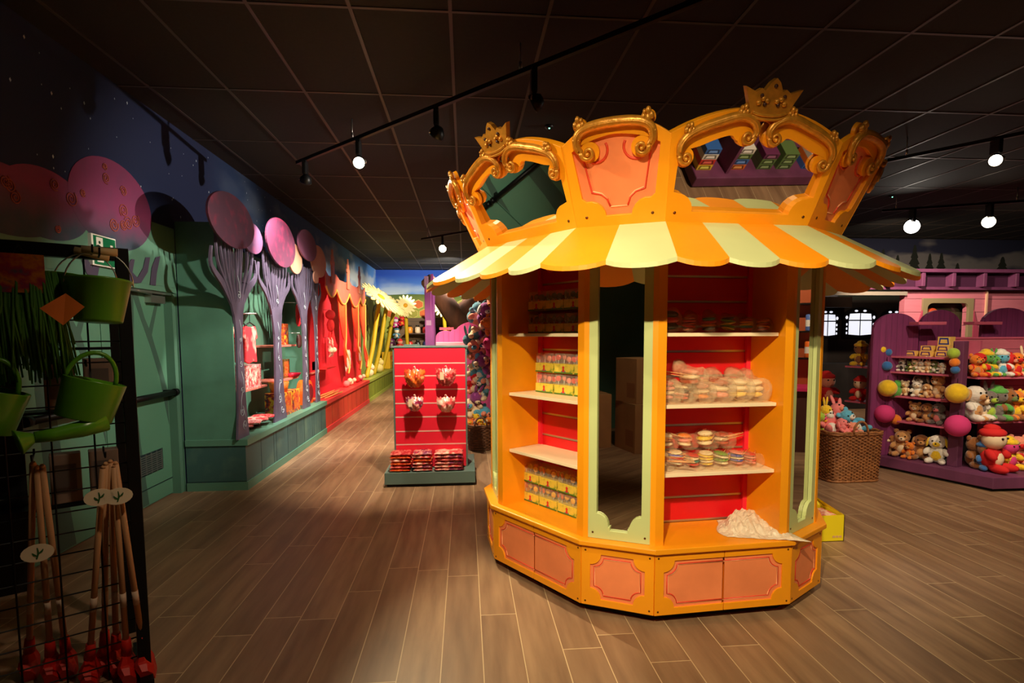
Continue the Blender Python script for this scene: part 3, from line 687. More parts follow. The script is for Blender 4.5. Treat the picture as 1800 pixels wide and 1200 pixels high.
def tree(label, yc, w0, canopies, X=-2.31, spl=1.9, seed=1, fan=.4, small=()):
    t = thing('tree_cutout', label, 'tree cut-out', (X, yc, TOPZ), 0, 'painted tree cut-outs on the teal bench'); rn = random.Random(seed)
    mb = MB(); h = w0/2
    base = [(yc-h, TOPZ), (yc+h, TOPZ), (yc+h*.72, .8), (yc+h*.55, 1.2), (yc+h*.5, 1.6), (yc+h*.72, spl), (yc-h*.72, spl), (yc-h*.5, 1.6), (yc-h*.55, 1.2), (yc-h*.72, .8)]
    base = bez(base[1:], 3)+[base[0]]
    mb.plate(base, t=.022, M=FR(X))
    tops = []
    nb = 7
    for i in range(nb):
        u = (i/(nb-1))*2-1; yt = yc+u*fan+rn.uniform(-.03, .03); zt = 2.56+rn.uniform(0, .06)
        y0 = yc+u*h*.5
        mb.plate(strip([(y0, spl-.12), (y0+u*fan*.35, spl+.16), (yt-u*.03, 2.3), (yt, zt)], (.055, .036, .026, .018)), t=.02, M=FR(X-.0006*(i+1)))
        mb.plate(strip([(y0+u*fan*.45, spl+.24), (yt-u*.06+.05, 2.36), (yt+.055, zt)], (.03, .02, .014)), t=.019, M=FR(X-.0006*(i+1)-.0003))
    for s in (-1, 1):
        mb.plate(strip([(yc+s*h*.5, spl-.02), (yc+s*(fan*.75), spl+.19), (yc+s*(fan+.12), spl+.34), (yc+s*(fan+.1), spl+.52)], (.085, .075, .05, .02)), t=.02, M=FR(X-.0065-.0005*s))
    mb.build('trunk', LAV, t, True)
    sw = MB()
    for zz, yy, r, sg in ((.66, .25, .055, 1), (.80, -.1, .05, -1), (1.02, .1, .04, 1), (1.3, 0, .035, -1), (1.55, .05, .03, 1), (2.0, .1, .04, 1)):
        swirl(sw, yc+yy*h, zz, r, X-WX+.003, turns=1.3*sg, tr=.004, ph=rn.uniform(0, 6)); sw.tube([(X+.003, yc+yy*h+r*.6*sg, zz+.02), (X+.003, yc+yy*h*.3+.03*sg, zz+.12), (X+.003, yc, zz+.2)], .0035, 4)
    sw.build('painted_swirls', LAVL, t, True)
    for i, (cy, cz, ry, rz, mi, dx) in enumerate(canopies):
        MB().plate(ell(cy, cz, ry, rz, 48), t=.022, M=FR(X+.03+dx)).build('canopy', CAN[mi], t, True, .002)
    return t
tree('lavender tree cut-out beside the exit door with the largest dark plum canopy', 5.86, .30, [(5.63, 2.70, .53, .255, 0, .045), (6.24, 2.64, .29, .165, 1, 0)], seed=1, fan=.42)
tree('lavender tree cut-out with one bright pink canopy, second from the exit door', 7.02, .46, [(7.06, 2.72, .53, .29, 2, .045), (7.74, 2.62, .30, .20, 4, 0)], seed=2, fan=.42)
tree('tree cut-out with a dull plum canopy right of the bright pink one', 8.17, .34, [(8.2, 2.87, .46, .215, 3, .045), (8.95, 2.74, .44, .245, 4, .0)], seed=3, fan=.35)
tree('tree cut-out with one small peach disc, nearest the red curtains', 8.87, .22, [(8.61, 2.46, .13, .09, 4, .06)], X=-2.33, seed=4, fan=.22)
SHP = mat('salmon_shelf', (232, 128, 110), .5)
def tipshelf(label, x, y, Xf, ylen, par=None, m=SHP):
    p = pX(x, y, Xf); t = tag(MB().box(WX+.014, Xf, p.y-ylen, p.y, p.z-.025, p.z).build('niche_shelf', m, None, bevel=.003), label, 'shelf', 'salmon shelves between the trees'); return p
s1p = tipshelf('salmon shelf between first and second tree, holding pink packs', 469.7, 675.5, -2.5, .85)
s2p = tipshelf('upper salmon shelf between second and third tree', 521, 605, -2.5, .9)
s3p = tipshelf('lower salmon shelf between second and third tree', 524, 661, -2.5, .9)
s4p = tipshelf('salmon shelf between third and fourth tree', 563, 651, -2.5, .7)
s5 = pX(591.5, 642.5, -2.33); tag(MB().box(-2.52, -2.33, s5.y-.7, s5.y, s5.z-.025, s5.z).build('display_shelf', mat('red_shelf', (214, 40, 44), .4)), 'small red shelf at the left of the curtain display', 'shelf')
# garments on hanger rail
GY = pX(437, 600, -2.5).y
rail = thing('garment_rail', 'short silver rail arm holding the red garments in the first niche', 'rail', (WX+.012, GY, 1.84))
MB().tube([(WX+.012, GY, 1.84), (-2.40, GY, 1.84)], .008, 8).tube([(WX+.012, GY, 1.81), (WX+.02, GY, 1.88)], .02, 8).build('arm', SILVER, rail, True)
def garment(label, y, x, m):
    t = thing('hanging_garment', label, 'garment', (x, y, 1.82), 0, 'red garments on the rail')
    hg = MB(); hg.tube([(x, y, 1.83), (x, y+.01, 1.85), (x, y+.0, 1.79), (x, y, 1.74)], .004, 6).tube([(x, y-.15, 1.70), (x, y, 1.74), (x, y+.15, 1.70)], .007, 6); hg.build('hanger', BLACK, t, True)
    L = [(-.14, 1.87), (-.17, 1.80), (-.2, 1.66), (-.15, 1.62), (-.13, 1.70), (-.17, 1.24), (-.08, 1.21), (.04, 1.24), (.16, 1.22), (.13, 1.70), (.15, 1.62), (.2, 1.66), (.17, 1.80), (.14, 1.87), (.05, 1.85), (-.05, 1.85)]
    b = MB().plate([(y+a, 1.70-(1.87-c)*.66) for a, c in reversed(L)], t=.03, M=FR(x+.012)); b.build('cloth', m, t, True, .01); return t
RC = mat('red_cotton', (226, 40, 50), .8, bump=.4, scale=8)
garment('white garment at the back of the rail in the first niche', GY, -2.66, mat('cream_cotton', (235, 190, 160), .8))
garment('red garment in the middle of the rail in the first niche', GY, -2.57, RC)
garment('frontmost red garment with a pale print on the rail', GY, -2.48, print_mat('red_cotton_print', [(226, 40, 50), (226, 40, 50), (240, 180, 160)], 6, .8))
CARD = mat('brown_cardboard', (168, 124, 82), .8, var=.12, scale=3)
def carton(name, label, cat, group, x0, x1, y0, y1, z0, z1, m, front='y0', fm=None, par=None):
    t = thing(name, label, cat, ((x0+x1)/2, (y0+y1)/2, z0), 0, group)
    MB().box(x0, x1, y0, y1, z0, z1).build('carton', m, t, True, .003)
    if fm:
        e = .0015; q = .12; w, d, h = x1-x0, y1-y0, z1-z0
        if front == 'y0': MB().box(x0+w*q, x1-w*q, y0-e, y0, z0+h*q, z1-h*q).build('printed_panel', fm, t, True)
        else: MB().box(x1, x1+e, y0+d*q, y1-d*q, z0+h*q, z1-h*q).build('printed_panel', fm, t, True)
    return t
PK = print_mat('pink_candy_print', [(240, 130, 120), (250, 215, 205), (214, 60, 70), (250, 230, 220)], 24)
OR = print_mat('carnival_print', [(240, 130, 20), (250, 200, 60), (214, 60, 30), (30, 40, 70), (250, 180, 60)], 14)
for i in range(4):
    carton('candy_pack', 'upright pink packet on the first niche shelf, %s from the room side' % ORD[i], 'packet', 'pink packets on the first shelf', -2.56-.062*i, -2.51-.062*i, s1p.y-.62, s1p.y-.16, s1p.z, s1p.z+.27, PK, 'x1', FILM[3])
for i in range(9):
    r_, c_ = divmod(i, 3)
    o = MB(); pillow(o, .26, .20, .045, 0, None, seed=i); o = o.build('magazine_pack', [PK, FILM[3], FILM[1]][i % 3], None, loc=(-2.42-.07*r_, 6.28+.21*c_-.04*r_, TOPZ+.001+.036*(2-r_)), rot=(0, .0, .25+.1*(i % 2)))
    tag(o, 'pink wrapped pack on the teal bench, %s row, %s from the exit door' % (['top', 'middle', 'bottom'][r_], ORD[c_]), 'pack', 'pink packs on the teal bench')
# second niche
carton('toy_package', 'tall orange see-through package on the upper shelf behind second tree', 'package', None, -2.70, -2.56, s2p.y-.38, s2p.y-.16, s2p.z, s2p.z+.30, FILM[0], 'x1', OR)
carton('toy_package', 'boxed figure on the lower shelf behind second tree', 'package', None, -2.68, -2.56, s3p.y-.45, s3p.y-.18, s3p.z+.0, s3p.z+.27, mat('clear_brown_box', (120, 84, 40), .2, var=.4, scale=14), 'x1', FILM[0])
bowl = MB().lathe([(.02, .0), (.09, .0), (.13, .06), (.125, .06), (.085, .012), (0, .012)], 24); tag(bowl.build('bowl', mat('crimson_plastic', (205, 30, 60), .3), None, loc=(-2.54+.0, s3p.y-.06-.10, s3p.z)), 'small crimson bowl at the tip of the lower niche shelf', 'bowl')
for i in range(2): carton('gift_box', ('orange patterned box on the bench by the second tree', 'orange patterned box on the bench, farther from the second tree')[i], 'box', 'orange boxes in the second niche', -2.62, -2.36, 7.35+.34*i, 7.65+.34*i, TOPZ, TOPZ+.30, OR, 'x1', FILM[0])
bk = thing('toy_basket', 'orange round basket on top of the patterned boxes', 'basket', (-2.49, 7.52, TOPZ+.30)); MB().lathe([(0, 0), (.10, 0), (.13, .14), (.12, .14), (.09, .01), (0, .01)], 20).build('basket_bowl', mat('orange_straw', (226, 116, 26), .6, bump=.6, scale=30), bk)
# third niche
for i, (z, h, m) in enumerate(((1.72, .33, RC), (1.40, .2, mat('dark_wrapped_toy', (70, 40, 36), .4)))):
    t = thing('hanging_toy', ('long red hanging toy in the third niche', 'short dark hanging toy below the red one in the third niche')[i], 'toy', (-2.5, 8.42, z)); mb = MB(); pillow(mb, .12, h, .06, 0, frame((-2.5, 8.42, z+h/2), (0, 1, 0), (0, 0, 1)), seed=i+30); mb.build('packet', m, t, True)
    MB().tube([(WX+.012, 8.42, z+h+.02), (-2.46, 8.42, z+h+.02)], .004, 6).build('hook', SILVER, t, True)
lb = thing('lunch_box', 'red lunch box standing on the third niche shelf', 'lunch box', (-2.55, s4p.y-.3, s4p.z)); MB().box(-2.60, -2.52, s4p.y-.45, s4p.y-.15, s4p.z, s4p.z+.2).build('case', mat('red_tin', (220, 44, 52), .35), lb, True, .03); MB().tube(arc3 if False else [(-2.56, s4p.y-.35, s4p.z+.2), (-2.56, s4p.y-.34, s4p.z+.225), (-2.56, s4p.y-.26, s4p.z+.225), (-2.56, s4p.y-.25, s4p.z+.2)], .006, 6).build('handle', WHITE, lb, True)
bp = thing('backpack', 'red and orange round-topped backpack on the teal bench', 'backpack', (-2.46, 8.62, TOPZ))
pts = [(8.42, TOPZ+.001), (8.83, TOPZ+.001)]+arc(8.625, TOPZ+.17, .21, 0, 180, 14, .20)
MB().plate(pts, t=.14, M=FR(-2.40)).build('bag_body', mat('orange_nylon', (236, 100, 24), .5), bp, True, .03)
MB().plate(ell(8.63, TOPZ+.17, .15, .12, 28), t=.02, M=FR(-2.385)).build('front_pocket', mat('maroon_nylon', (120, 26, 30), .45, var=.4, scale=20), bp, True, .006)
MB().tube([(-2.40, 8.63+.165*cos(a), TOPZ+.17+.135*sin(a)) for a in [2*pi*i/24 for i in range(24)]], .012, 6, closed=True).build('piping', mat('red_piping', (214, 30, 40), .5), bp, True)
fg = thing('toy_figure', 'small toy figure in a blue base beside the backpack', 'toy figure', (-2.36, 8.33, TOPZ)); MB().lathe([(0, 0), (.05, 0), (.05, .025), (0, .025)], 16).build('base', mat('blue_plastic', (70, 110, 190), .4), fg); MB().ball((0, 0, .07), (.035, .035, .05)).ball((0, 0, .13), .03).build('figure', mat('red_plastic', (210, 40, 30), .4), fg)
# exit sign above the door
sg = thing('exit_sign', 'green and white running man exit sign with a down arrow above the door', 'exit sign', (WX+.02, 4.8, 2.3))
a, b = pX(160, 409, WX+.03), pX(203, 420, WX+.03); c = pX(160, 447, WX+.03)
y0, y1, z1, z0 = a.y, b.y, a.z, a.z-.24
MB().box(WX+.001, WX+.03, y0, y1, z0, z1).build('sign_case', WHITE, sg, True, .002)
MB().box(WX+.03, WX+.032, y0+.02, y1-.01, z0+.01, z1-.01).build('green_face', mat('exit_green', (20, 110, 70), .4), sg, True)
ym = (y0+y1)/2; S = FR(WX+.0338)
MB().box(WX+.032, WX+.0335, y0+.05, ym-.02, z0+.03, z1-.02).build('doorway_symbol', WHITE, sg, True)
r = MB(); cy, cz = ym-.07, (z0+z1)/2
r.plate(disc(cy+.01, cz+.062, .013, 12), t=.001, M=S)
for q in ([(cy-.04, cz+.02), (cy, cz+.035), (cy+.045, cz+.01)], [(cy, cz+.035), (cy-.01, cz-.01), (cy+.03, cz-.04), (cy+.02, cz-.075)], [(cy-.01, cz-.01), (cy-.03, cz-.04), (cy-.06, cz-.06)]): r.plate(strip(q, (.016, .013)), t=.001, M=S)
r.build('running_man', mat('exit_dark_green', (10, 60, 40), .4), sg, True)
y = ym+.085
MB().plate([(y-.016, cz+.06), (y-.016, cz), (y-.05, cz), (y, cz-.065), (y+.05, cz), (y+.016, cz), (y+.016, cz+.06)][::-1], t=.001, M=S).build('down_arrow', WHITE, sg, True)
# ------------------------------------------------------------------ red curtain display
REDW = blend_mat('curtain_backdrop_red', (224, 30, 50), (236, 70, 84), 1, 9, 13, .6, .2, 1)
cd_ = thing('curtain_display', 'red castle display with scalloped pelmet, towers and tied orange curtains', 'display', (-2.84, 9.0, TOPZ))
MB().box(-2.56, -2.52, 9.0, 13.5, TOPZ, 2.66).build('back_panel', REDW, cd_, True)
PEL = mat('salmon_pelmet', (222, 112, 96), .5, var=.12, scale=3); YEL = mat('yellow_edge', (246, 190, 90), .5)
X = -2.36
edges = [pX(px, 500, X).y for px in (573, 591, 613, 632, 641)]
for i in range(4):
    y0, y1 = edges[i], edges[i+1]; n = 14; w_ = y1-y0
    low = [(y0+w_*k/n, 2.42-(.24 if w_ > .9 else .16)*sin(pi*k/n)**.8) for k in range(n+1)]
    MB().plate(low+[(y1, 2.70), (y0+w_*.75, 2.62), (y0+w_*.25, 2.62), (y0, 2.70)], t=.02, M=FR(X+.002*i)).build('pelmet', PEL, cd_, True)
    MB().tube([(X+.004+.002*i, a, b) for a, b in low], .016, 6).build('pelmet_trim', YEL, cd_, True)
for i, px in enumerate((583, 610, 630)):
    y = pX(px, 480, X).y
    tw = [(y-.11, 2.5), (y+.11, 2.5), (y+.09, 2.82), (y+.13, 2.84), (y+.13, 2.90), (y+.07, 2.90), (y+.09, 2.99), (y+.04, 2.98), (y+.03, 3.10), (y-.03, 3.10), (y-.04, 2.98), (y-.09, 2.99), (y-.07, 2.90), (y-.13, 2.90), (y-.13, 2.84), (y-.09, 2.82)]
    MB().plate(tw, t=.02, M=FR(X+.03)).build('tower', mat('tower_salmon', (214, 130, 104), .5), cd_, True)
CUR = blend_mat('curtain_orange_red', (220, 60, 40), (244, 140, 60), 2, 1.2, 2.3, .5, .3, 3)
for i, px in enumerate((602, 625, 638)):
    y = pX(px, 500, X).y; c = [(y, 2.30), (y+.02, 2.0), (y+.10, 1.7), (y+.18, 1.5), (y+.14, 1.3), (y+.30, 1.1), (y+.42, .96), (y+.36, .8)]
    MB().plate(strip(c, (.62, .52, .34, .14, .12, .26, .2, .1)), t=.02, M=FR(X-.02)).build('tied_curtain', CUR, cd_, True)
    MB().tube(smooth_path([(X-.01, a+w_/2, b) for (a, b), w_ in zip(c, (.62, .52, .34, .14, .12, .26, .2, .1))], 5), .016, 6).build('curtain_piping', YEL, cd_, True)
def at_px(x, y, X): return pX(x, y, X)
def blob_toy(name, label, cat, c, parts_, group=None):
    t = thing(name, label, cat, c, 0, group)
    for nm, pos, r, m in parts_:
        MB().ball((0, 0, 0), r).build(nm, m, t, loc=pos)
    return t
CRM = mat('cream_plush', (240, 214, 178), .9); RDP = mat('red_plush', (214, 34, 34), .9); PNKP = mat('pink_plush', (236, 130, 130), .9)
c = pX(581, 566, -2.40); t = blob_toy('string_puppet', 'red puppet with long legs hanging at the left of the curtain display', 'puppet', c, [('head', (0, 0, .13), .09, RDP), ('torso', (0, 0, -.06), (.07, .08, .12), RDP), ('leg', (0, -.09, -.33), (.03, .035, .17), RDP), ('leg', (0, .1, -.33), (.03, .035, .17), RDP), ('shoe', (.02, -.1, -.5), .05, CRM), ('shoe', (.02, .11, -.5), .05, CRM)])
MB().tube([(-.12, 0, .22), (0, 0, .22)], .004, 6).tube([(0, 0, .2), (0, 0, .22)], .004, 6).build('hook', SILVER, t)
def hang_pack(label, x, y, X, w, h, m, sd):
    c = pX(x, y, X); t = thing('hanging_packet', label, 'packet', c, 0, 'packets hanging on the red display'); mb = MB(); pillow(mb, w, h, .07, 0, frame((0, 0, 0), (0, 1, 0), (0, 0, 1)), seed=sd); mb.build('packet', m, t)
    MB().tube([(-2.52-c.x, 0, h/2), (.03, 0, h/2)], .004, 6).build('hook', SILVER, t)
hang_pack('rose packet hanging under the red puppet', 578, 610, -2.44, .3, .34, FILM[3], 50)
hang_pack('white fluffy packet hanging between the first two curtains', 608, 633, -2.44, .46, .42, mat('white_fluff_pack', (245, 220, 200), .6, var=.2, scale=20, bump=1), 51)
hang_pack('narrow white packet hanging by the second curtain', 628, 623, -2.44, .3, .36, mat('white_card_pack', (240, 205, 195), .5, var=.15, scale=9), 52)
stick = mat('straw_sticks', (236, 176, 100), .7)
for i in range(8):
    a = -2.46+.028*i; z = TOPZ+.008+.014*(i % 3); o = MB().tube([(a-.05+.02*(i % 2), 9.2+.05*(i % 4), z), (a+.06-.03*(i % 3), 10.1+.07*(i % 3), z+.01)], .007, 6).build('bamboo_stick', stick)
    tag(o, 'pale loose stick on the near end of the red bench, %s from the wall' % ORD[i], 'stick', 'loose sticks on the red bench')
for i, (x, y, s_, m) in enumerate(((609, 669, .11, PNKP), (617, 667, .09, CRM), (628, 663, .10, RDP), (634, 661, .09, mat('magenta_plush', (220, 60, 130), .9)))):
    c = pX(x, y+4, -2.40); c.z = TOPZ+s_*.62
    blob_toy('soft_toy', ('pink', 'cream', 'red', 'magenta')[i]+' small soft toy on the red bench', 'soft toy', c, [('body', (0, 0, 0), (s_*.6, s_*.8, s_*.6), m), ('head', (.05, .1, s_*.5), s_*.5, CRM)], 'small soft toys on the red bench')
# ------------------------------------------------------------------ green meadow display
md = thing('meadow_display', 'green wall panel with a framed honeybee stripe picture behind the daisies', 'display', (-2.84, 13.0, TOPZ))
MB().box(-2.66, -2.62, 13.5, YB-.005, TOPZ, 2.62).build('back_panel', mat('meadow_green', (140, 158, 84), .65, var=.15, scale=1.5), md, True)
BEE = mat('bee_black', (40, 34, 14), .6); BEY = mat('bee_yellow', (196, 176, 60), .6)
for y0 in (14.6, 16.6):
    mb = MB().plate(ell(y0, 2.05, .7, .42, 30), t=.01, M=FR(-2.605))
    for k in range(5): mb.box(-2.605, -2.60, y0-.55+.24*k, y0-.45+.24*k, 1.75+.05*abs(k-2), 2.35-.05*abs(k-2), 1)
    mb.build('bee_picture', [BEE, BEY], md, True)
PET = mat('daisy_petal', (246, 236, 176), .6); STEM = mat('daisy_stem', (206, 176, 30), .5, var=.1, scale=3); EYE = mat('daisy_centre', (226, 170, 30), .7)
def daisy(label, base, top, r, nrm, np_=20):
    t = thing('giant_daisy', label, 'daisy', base, 0, 'giant cut-out daisies'); b, p = Vector((0, 0, 0)), Vector(top)-Vector(base)
    MB().tube(smooth_path([b, p*.35+Vector((.02, .05, .0)), p*.7+Vector((0, .06, .02)), p]), [.055]*18+[.045], 10).build('stem', STEM, t)
    n = Vector(nrm).normalized(); u = n.cross(Vector((0, 0, 1))).normalized(); v = n.cross(u)*-1
    M = frame(p+n*.03, u, n.cross(u))
    pts = []
    for i in range(np_*6):
        a = 2*pi*i/(np_*6); q = abs(sin(np_*a/2)); pts.append((r*(.52+.48*q**.7)*cos(a), r*(.52+.48*q**.7)*sin(a)))
    MB().plate(pts, t=.02, M=M).build('petals', PET, t); 
    MB().plate([(x*.72*cos(.15)-y*.72*sin(.15), x*.72*sin(.15)+y*.72*cos(.15)) for x, y in pts], t=.015, M=M @ T(0, 0, .02)).build('petals', PET, t)
    MB().ball((0, 0, 0), (r*.2, r*.2, .03), M=M @ T(0, 0, .02)).build('flower_centre', EYE, t)
    return t
def bx_(x, y, X): p = pX(x, y, X); return p
for lab, bpx, tpx, r, dx in (('nearest giant daisy leaning over the green bench, right after the red curtains', (644, 663), (668, 524), .56, .0), ('second giant daisy leaning on the green bench', (657, 656), (681, 531), .55, .05), ('third giant daisy leaning on the green bench, next to the back wall', (671, 649), (694, 538), .5, .1)):
    b = pX(*bpx, -2.42); b.z = TOPZ; tp = pX(*tpx, -2.12+dx)
    daisy(lab, b, tp, r, (.60, -.24, .70))
b = pY(716, 600, 16.6); b.z = 0.0; tp = pY(713, 537, 16.4)
daisy('cream giant daisy facing the room before the honeycomb wall', b, tp, .32, (.05, -1, .1), 16)
b = pY(789, 600, 16.9); b.z = 0; tp = pY(779, 537, 16.8)
daisy('giant daisy half hidden behind the purple tower board', b, tp, .36, (.05, -1, .1), 16)
b = pX(649, 661, -2.4)
for i, (x, y, s_, m, nm) in enumerate(((649, 655, .14, CRM, 'cream'), (665, 645, .17, mat('pale_yellow_plush', (240, 220, 140), .9), 'pale yellow'))):
    c = pX(x, y, -2.4); c.z = TOPZ+s_*.8; blob_toy('soft_toy', nm+' round soft toy on the green bench', 'soft toy', c, [('body', (0, 0, 0), (s_*.8, s_*.9, s_*.8), m), ('head', (.06, 0, s_*.9), s_*.55, m), ('ear', (.06, s_*.3, s_*1.4), s_*.2, m), ('ear', (.06, -s_*.3, s_*1.4), s_*.2, m)], 'soft toys on the green bench')
c = pX(682, 645, -2.4); t = thing('yellow_bag', 'yellow shopping bag with two red marks and two loops on the green bench', 'bag', (c.x, c.y, TOPZ)); MB().box(-.15, .1, -.25, .25, 0, .52).build('bag_body', mat('yellow_paper', (240, 190, 30), .6), t, bevel=.02)
for s in (-1, 1): MB().tube([(-.02, s*.16-.05, .52), (-.02, s*.16, .62), (-.02, s*.16+.05, .52)], .012, 6).build('handle', BEE, t)
MB().box(.1, .104, -.15, -.05, .28, .40).build('printed_mark', RDP, t); MB().box(.1, .104, .05, .15, .28, .40).build('printed_mark', RDP, t)
# ================================================================== SOFT TOYS, BASKETS
UM = {}
def umesh(key, fn, m):
    k = (key, m.name)
    if k not in UM: mb = MB(); fn(mb); UM[k] = mb.mesh(key, m)
    return UM[k]
def plush(label, loc, size, m, m2, kind='bear', rz=0, group=None, name='soft_toy', cat='soft toy', tilt=(0, 0), detail=True, leg=None):
    t = thing(name, label, cat, loc, rz, group); t.scale = (size,)*3; t.rotation_euler = (tilt[0], tilt[1], rz)
    def p(nm, key, fn, mm, par=None):
        o = bpy.data.objects.new(nm, umesh(key, fn, mm)); COL.objects.link(o); o.parent = par or t; return o
    p('torso', 'torso', lambda b: b.ball((0, 0, .30), (.24, .20, .28)), m)
    h = p('head', 'head', lambda b: b.ball((0, -.03, .72), (.25, .23, .23)), m2 if kind == 'doll' else m)
    for s in (-1, 1):
        p('arm', 'arm%d' % s, lambda b: b.ball((s*.25, -.1, .40), (.09, .17, .10), rot=(.5, 0, s*.5)), m)
        p('leg', 'leg%d' % s, lambda b: b.ball((s*.17, -.22, .10), (.11, .22, .10), rot=(0, 0, s*.25)), leg or m)
    p('belly', 'belly', lambda b: b.ball((0, -.07, .28), (.17, .16, .20)), m2)
    if kind in ('bear', 'dog', 'bunny'):
        p('muzzle', 'muzzle', lambda b: b.ball((0, -.22, .66), (.11, .10, .085)), m2, h)
        p('nose', 'nose', lambda b: b.ball((0, -.32, .69), (.03, .02, .022)), BLACK, h)
    if detail:
        for s in (-1, 1): p('eye', 'eye%d' % s, lambda b: b.ball((s*.10, -.235, .77), .026), BLACK, h)
    if kind == 'bear':
        for s in (-1, 1): p('ear', 'bear_ear%d' % s, lambda b: b.ball((s*.19, -.0, .92), (.085, .05, .085)), m, h)
    elif kind == 'bunny':
        for s in (-1, 1): p('ear', 'bunny_ear%d' % s, lambda b: b.ball((s*.11, .0, 1.08), (.06, .04, .2), rot=(0, s*.2, 0)), m, h)
    elif kind == 'dog':
        for s in (-1, 1): p('ear', 'dog_ear%d' % s, lambda b: b.ball((s*.25, -.02, .70), (.05, .10, .17), rot=(0, -s*.25, 0)), m2, h)
    elif kind == 'doll':
        p('hat', 'hat', lambda b: b.ball((0, 0, .87), (.27, .25, .13)).ball((0, .02, .97), (.16, .16, .10)), m, h)
    return t
def pm(n, rgb): return mat(n+'_plush', rgb, .95, var=.12, scale=14, bump=.5, sheen=.4)
P = {n: pm(n, c) for n, c in dict(brown=(150, 92, 44), tan=(206, 150, 90), cream=(238, 214, 180), white=(235, 228, 218), grey=(120, 108, 104), dark=(40, 30, 30), red=(220, 46, 30), orange=(240, 130, 30), yellow=(245, 200, 30),
     green=(90, 170, 70), blue=(50, 110, 180), teal=(80, 140, 160), purple=(150, 60, 140), magenta=(214, 40, 120), pink=(240, 150, 170), sky=(90, 176, 210), salmon=(240, 150, 120), lime=(170, 200, 60), moss=(110, 130, 70)).items()}
def rrect(w, d, r, n=6):
    out = []
    for cx, cy, a in ((w/2-r, d/2-r, 0), (-w/2+r, d/2-r, 90), (-w/2+r, -d/2+r, 180), (w/2-r, -d/2+r, 270)): out += arc(cx, cy, r, a, a+90, n)
    return out
def resample(lp, n):
    P_ = [Vector((x, y, 0)) for x, y in lp]; P_.append(P_[0]); L = [0]
    for a, b in zip(P_, P_[1:]): L.append(L[-1]+(b-a).length)
    out = []
    for i in range(n):
        q = L[-1]*i/n; k = max(j for j in range(len(L)) if L[j] <= q+1e-9); k = min(k, len(P_)-2)
        t = (q-L[k])/max(1e-9, L[k+1]-L[k]); out.append(P_[k].lerp(P_[k+1], t))
    return out
WICK = mat('wicker', (150, 96, 54), .6, var=.35, scale=30, bump=.4); WICKD = mat('dark_wicker', (100, 62, 36), .6, var=.3, scale=30)
def basket(label, loc, w, d, h, r, rz=0, rows=26, stakes=22, taper=.93, m=WICK, hand=True):
    t = thing('wicker_basket', label, 'basket', loc, rz)
    lp = resample(rrect(w, d, r), stakes*2); mb = MB()
    for j in range(rows):
        z = .012+h*(j+.5)/rows*.95; s = taper+(1-taper)*z/h; pts = []
        for i, p in enumerate(lp):
            n = Vector((p.x/w, p.y/d, 0)).normalized(); o = (.008 if (i//1+j) % 2 else -.008)
            pts.append(p*s+n*o+Vector((0, 0, z)))
        mb.tube(pts, h/rows*.52, 5, closed=True)
    mb.build('woven_side', m, t)
    mb = MB()
    for i in range(0, len(lp), 2): p = lp[i]; mb.tube([p*taper, p*1.0+Vector((0, 0, h))], .005, 5)
    mb.plate([(p.x*taper*.97, p.y*taper*.97) for p in lp], t=.01, M=T(0, 0, .014)); mb.build('stakes_and_base', WICKD, t)
    mb = MB()
    for k, z in ((0, h-.012), (1, h-.03)): mb.tube([p*(1.02)+Vector((0, 0, z+.005*sin(i*1.6+k*3))) for i, p in enumerate(lp)], .013, 6, closed=True)
    mb.build('rim', m, t)
    MB().tube([p*taper*1.02+Vector((0, 0, .014)) for p in lp], .013, 6, closed=True).build('base_ring', m, t)
    if hand:
        MB().tube([(.075*cos(a)*1.1, -d/2-.012, h-.02+.13*sin(a)) for a in [pi*i/12 for i in range(13)]], .012, 7).build('handle', m, t)
    return t
# ================================================================== RED STAND
SL = mat('slate_green_frame', (96, 122, 116), .5, var=.08, scale=3)
stand = thing('slatwall_stand', 'red slatwall stand with grey green frame and plinth in the aisle', 'display stand', (-.38, 5.95, 0))
MB().box(-.852, .092, 5.69, 6.52, .03, .155).build('plinth', SL, stand, True, .004)
MB().box(-.83, .07, 5.72, 6.49, 0, .03).build('plinth_foot', BLACKP, stand, True)
MB().box(-.772, .016, 5.905, 6.30, .155, 1.452).build('core', SL, stand, True, .003)
MB().box(-.79, .03, 5.89, 6.31, 1.452, 1.468).build('top_board', SL, stand, True, .003)
zs = sorted(pY(755, y, 5.90).z for y in (638, 660, 684, 708, 732, 757, 780))
zz = [.16]+zs+[1.45]
for i in range(len(zz)-1):
    MB().box(-.752, -.002, 5.896, 5.905, zz[i]+.004, zz[i+1]-.004).build('red_board', RED2, stand, True)
for z in zs: MB().box(-.752, -.002, 5.8945, 5.903, z-.007, z+.006).build('groove_rail', mat('pale_groove', (236, 190, 180), .25), stand, True)
MB().box(-.66, -.5, 6.0, 6.12, 1.468, 1.485).build('top_socket', SL, stand, True)
